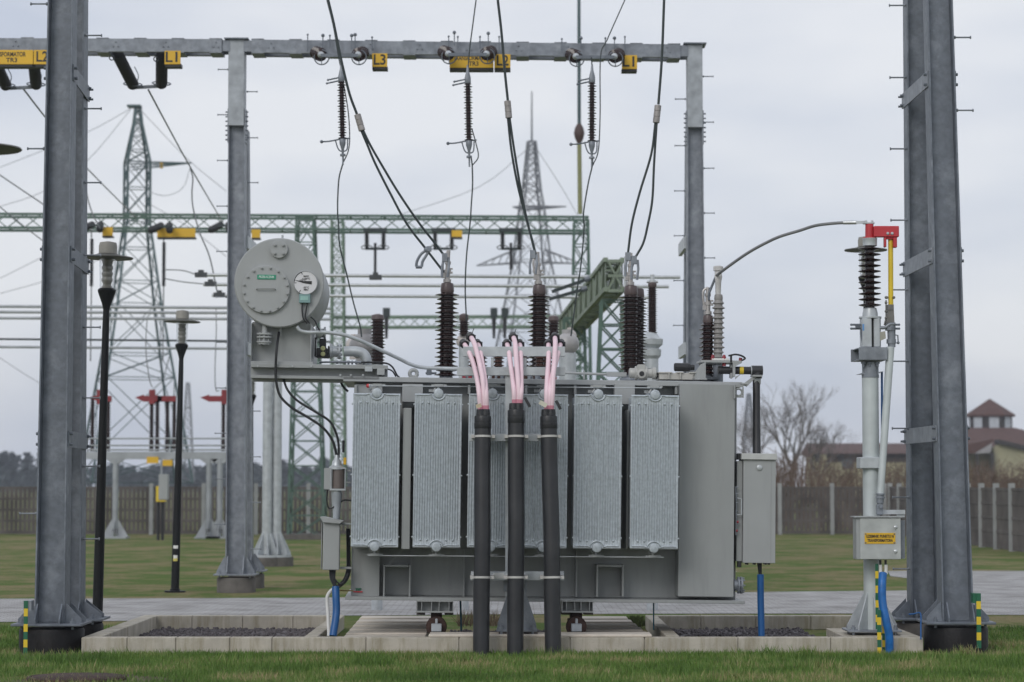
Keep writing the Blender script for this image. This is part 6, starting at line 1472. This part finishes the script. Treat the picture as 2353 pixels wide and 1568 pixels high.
mb = MB(); mb.box((b_.x-.06,24.812,b_.z-.1),(b_.x+.02,24.95,b_.z)); mb.build('strip_bend', greenp, t_)
striped('short yellow and green earthing strip left of the blue hose in front of the kerb', 2021, 1402, 1503, 24.8, 9, 1)
striped('long yellow and green earthing strip running up the earthing switch post', 2016, 1296, 1440, 25.25, 7)
striped('yellow and green earthing strip partly hidden behind the blue hose', 2031, 1440, 1505, 24.92, 6)
mb = MB(); mb.tube(spline([A(2088,1412,25.0), A(2100,1411,25.0), A(2115,1410,25.0), A(2116,1440,24.95), A(2116,1470,24.9)]), .008, 6); tag(mb.build('thin_blue_pipe', blue), 'thin blue pipe on the plinth of the right steel columns', 'pipe')
mb = MB(); mb.cyl(A(1058,1378,26.6), A(1060,1450,26.6), .011, n=8); tag(mb.build('thin_blue_pipe', mat('teal_pipe',(.03,.17,.24),.4)), 'thin blue pipe hanging under the tank right of the left carriage', 'pipe')
mb = MB(); mb.cyl(A(1502,1380,26.6), A(1502,1448,26.6), .008, n=8); tag(mb.build('thin_blue_pipe', mat('teal_pipe',(.03,.17,.24))), 'thin blue pipe hanging under the tank near the right gravel', 'pipe')
# rusty manhole cover in the grass
mc = G(180, 1562); t = thing('manhole_cover', 'rusty flat manhole cover in the grass at bottom left', 'manhole cover', (mc.x, mc.y, 0))
mb = MB(); mb.lathe((mc.x,mc.y-.1,0), (0,0,1), [(.40,0),(.40,.03),(.385,.04),(.01,.041)], 40); mb.build('lid', rust, t)
mb = MB(); mb.torus((mc.x,mc.y-.1,.02), (0,0,1), .42, .02, 40, 6); mb.build('ring', rust, t)

# ================================================================ EQUIPMENT BETWEEN TRANSFORMER AND GANTRY
def ct(label, px, Y, parts):
    b = A(px, 1110, Y); b.z = 0; t = thing('instrument_transformer', label, 'instrument transformer', b, (0,0,0), 'instrument transformers behind the transformer'); parts(t, Y); return t
def ins(t, px, y0, y1, rpx, Y, n, cap=12, m=brown, name='insulator'):
    k = Y/F; p, q = A(px,y1,Y), A(px,y0,Y); mb = MB(); mb.lathe(p, (0,0,1), sheds(rpx*.68*k, rpx*k, 0, q.z-p.z, n, .9), 18); mb.build(name, m, t, smooth=50)
    mb = MB(); mb.lathe(q, (0,0,1), [(rpx*.7*k,0),(rpx*.85*k,.02),(rpx*.8*k,cap*k),(rpx*.3*k,cap*k+.02)], 18); mb.build('cap', brown_t, t)
def bulb(t, px, py, r, Y, m, sz=1.0):
    k = Y/F; mb = MB(); c = A(px,py,Y); mb.ball(c, r*k, 20, 12, sz); mb.cyl(c+Vector((0,0,r*k*.8*sz)), c+Vector((0,0,r*k*1.25*sz)), r*k*.45, n=16); mb.cyl(c-Vector((0,0,r*k*1.6*sz)), c-Vector((0,0,r*k*.7*sz)), r*k*.55, n=16); mb.build('head', m, t)
def stand(t, px, ytop, Y, w):
    p = A(px, ytop, Y); k = Y/F; mb = MB(); mb.cyl((p.x,Y,0),(p.x,Y,p.z), w*k, n=14); mb.build('stand', steel_l, t)
grv = mat('ct_grey', (.38,.37,.37), .35, 0, .15, 6); pale = mat('ct_pale', (.52,.48,.46), .35, 0, .1, 6)
ct('brown insulator with a pale bulb head just right of the conservator', 852, 33.4, lambda t, Y: (ins(t,868,737,838,18,Y,14), bulb(t,838,797,36,Y+.6,mat('ct_dark',(.25,.245,.25),.35,0,.15,6),.9), stand(t,868,838,Y,13), bulb(t,814,794,20,Y+1.3,pale,1.0)))
ct('brown insulator with a pale head hidden behind the left bushing', 1066, 33.4, lambda t, Y: (ins(t,1066,738,770,13,Y,6,14), bulb(t,1064,784,16,Y+.1,pale), stand(t,1066,790,Y,12)))
ct('brown insulator with a grey bulb head behind the middle bushing', 1300, 33.4, lambda t, Y: (ins(t,1272,740,800,15,Y+.6,9), bulb(t,1304,790,27,Y,grv,.95), stand(t,1304,812,Y,20), bulb(t,1310,772,15,Y+.4,pale)))
def last(t, Y):
    k = Y/F; ins(t,1499,660,766,12,Y,22,10); p = A(1497,850,Y); mb = MB(); mb.lathe(p, (0,0,1), [(16*k,-.5),(16*k,25*k),(22*k,32*k),(23*k,46*k),(17*k,50*k),(26*k,58*k),(27*k,70*k),(18*k,76*k),(11*k,86*k)], 20); mb.build('head', steel_l, t); stand(t,1497,850,Y,13)
    mb = MB(); mb.lathe(A(1499,648,Y), (0,0,1), [(.05,-.02),(.05,.02),(.03,.03),(.03,.1)], 10); mb.cyl(A(1486,648,Y),A(1512,648,Y),.02,n=8); mb.build('terminal', alu, t)
ct('slim brown insulator on a silver casting right of the right bushing', 1499, 33.4, last)
# small far hardware under the paler truss
for px, nm in ((888,'beside the conservator'),(1135,'left of the middle bushing'),(1160,'right against the middle bushing')):
    t = thing('line_fitting', 'small dark fitting hanging from the far pale truss '+nm, 'fitting', A(px,715,96), (0,0,0), 'fittings on the far pale truss'); mb = MB(); p = A(px,715,96); mb.box(p-Vector((.14,.1,.25)), p+Vector((.14,.1,.12))); mb.build('body', wirem, t); mb = MB(); mb.cyl(p-Vector((0,0,.25)), p-Vector((0,0,1.1)), .09, .05, 8); mb.build('insulator', dkins, t)

# dark open disconnector blades beyond the bushings
for (x0,y0,x1,y1,nm) in ((1268,671,1352,641,'upper'),(1262,688,1345,664,'lower')):
    t = thing('disconnector_blade', nm + ' dark slanting disconnector blade between the middle and right bushings', 'busbar', A(x0,y0,52), (0,0,0), 'dark slanting bars'); mb = MB(); mb.bar(A(x0,y0,52), A(x1,y1,52), .07, .05); mb.build('blade', wirem, t)
    mb = MB(); mb.cyl(A(x1-8,y1+3,52), A(x1+4,y1-2,52), .06, n=8); mb.build('contact', steel_d, t)
# ================================================================ HAZE
hm = bpy.data.materials.new('haze_air'); hm.use_nodes = True; nn = hm.node_tree.nodes; nn.clear()
ho = nn.new('ShaderNodeOutputMaterial'); pv = nn.new('ShaderNodeVolumePrincipled')
pv.inputs['Color'].default_value = (.84,.89,1,1); pv.inputs['Density'].default_value = .0005; pv.inputs['Anisotropy'].default_value = .1
hm.node_tree.links.new(pv.outputs[0], ho.inputs['Volume'])
hz = struct('haze', MB().box((-905,-65,-1),(905,905,36)), hm, smooth=0); tag(hz, 'thin pale haze over the switchyard', 'haze', kind='stuff')
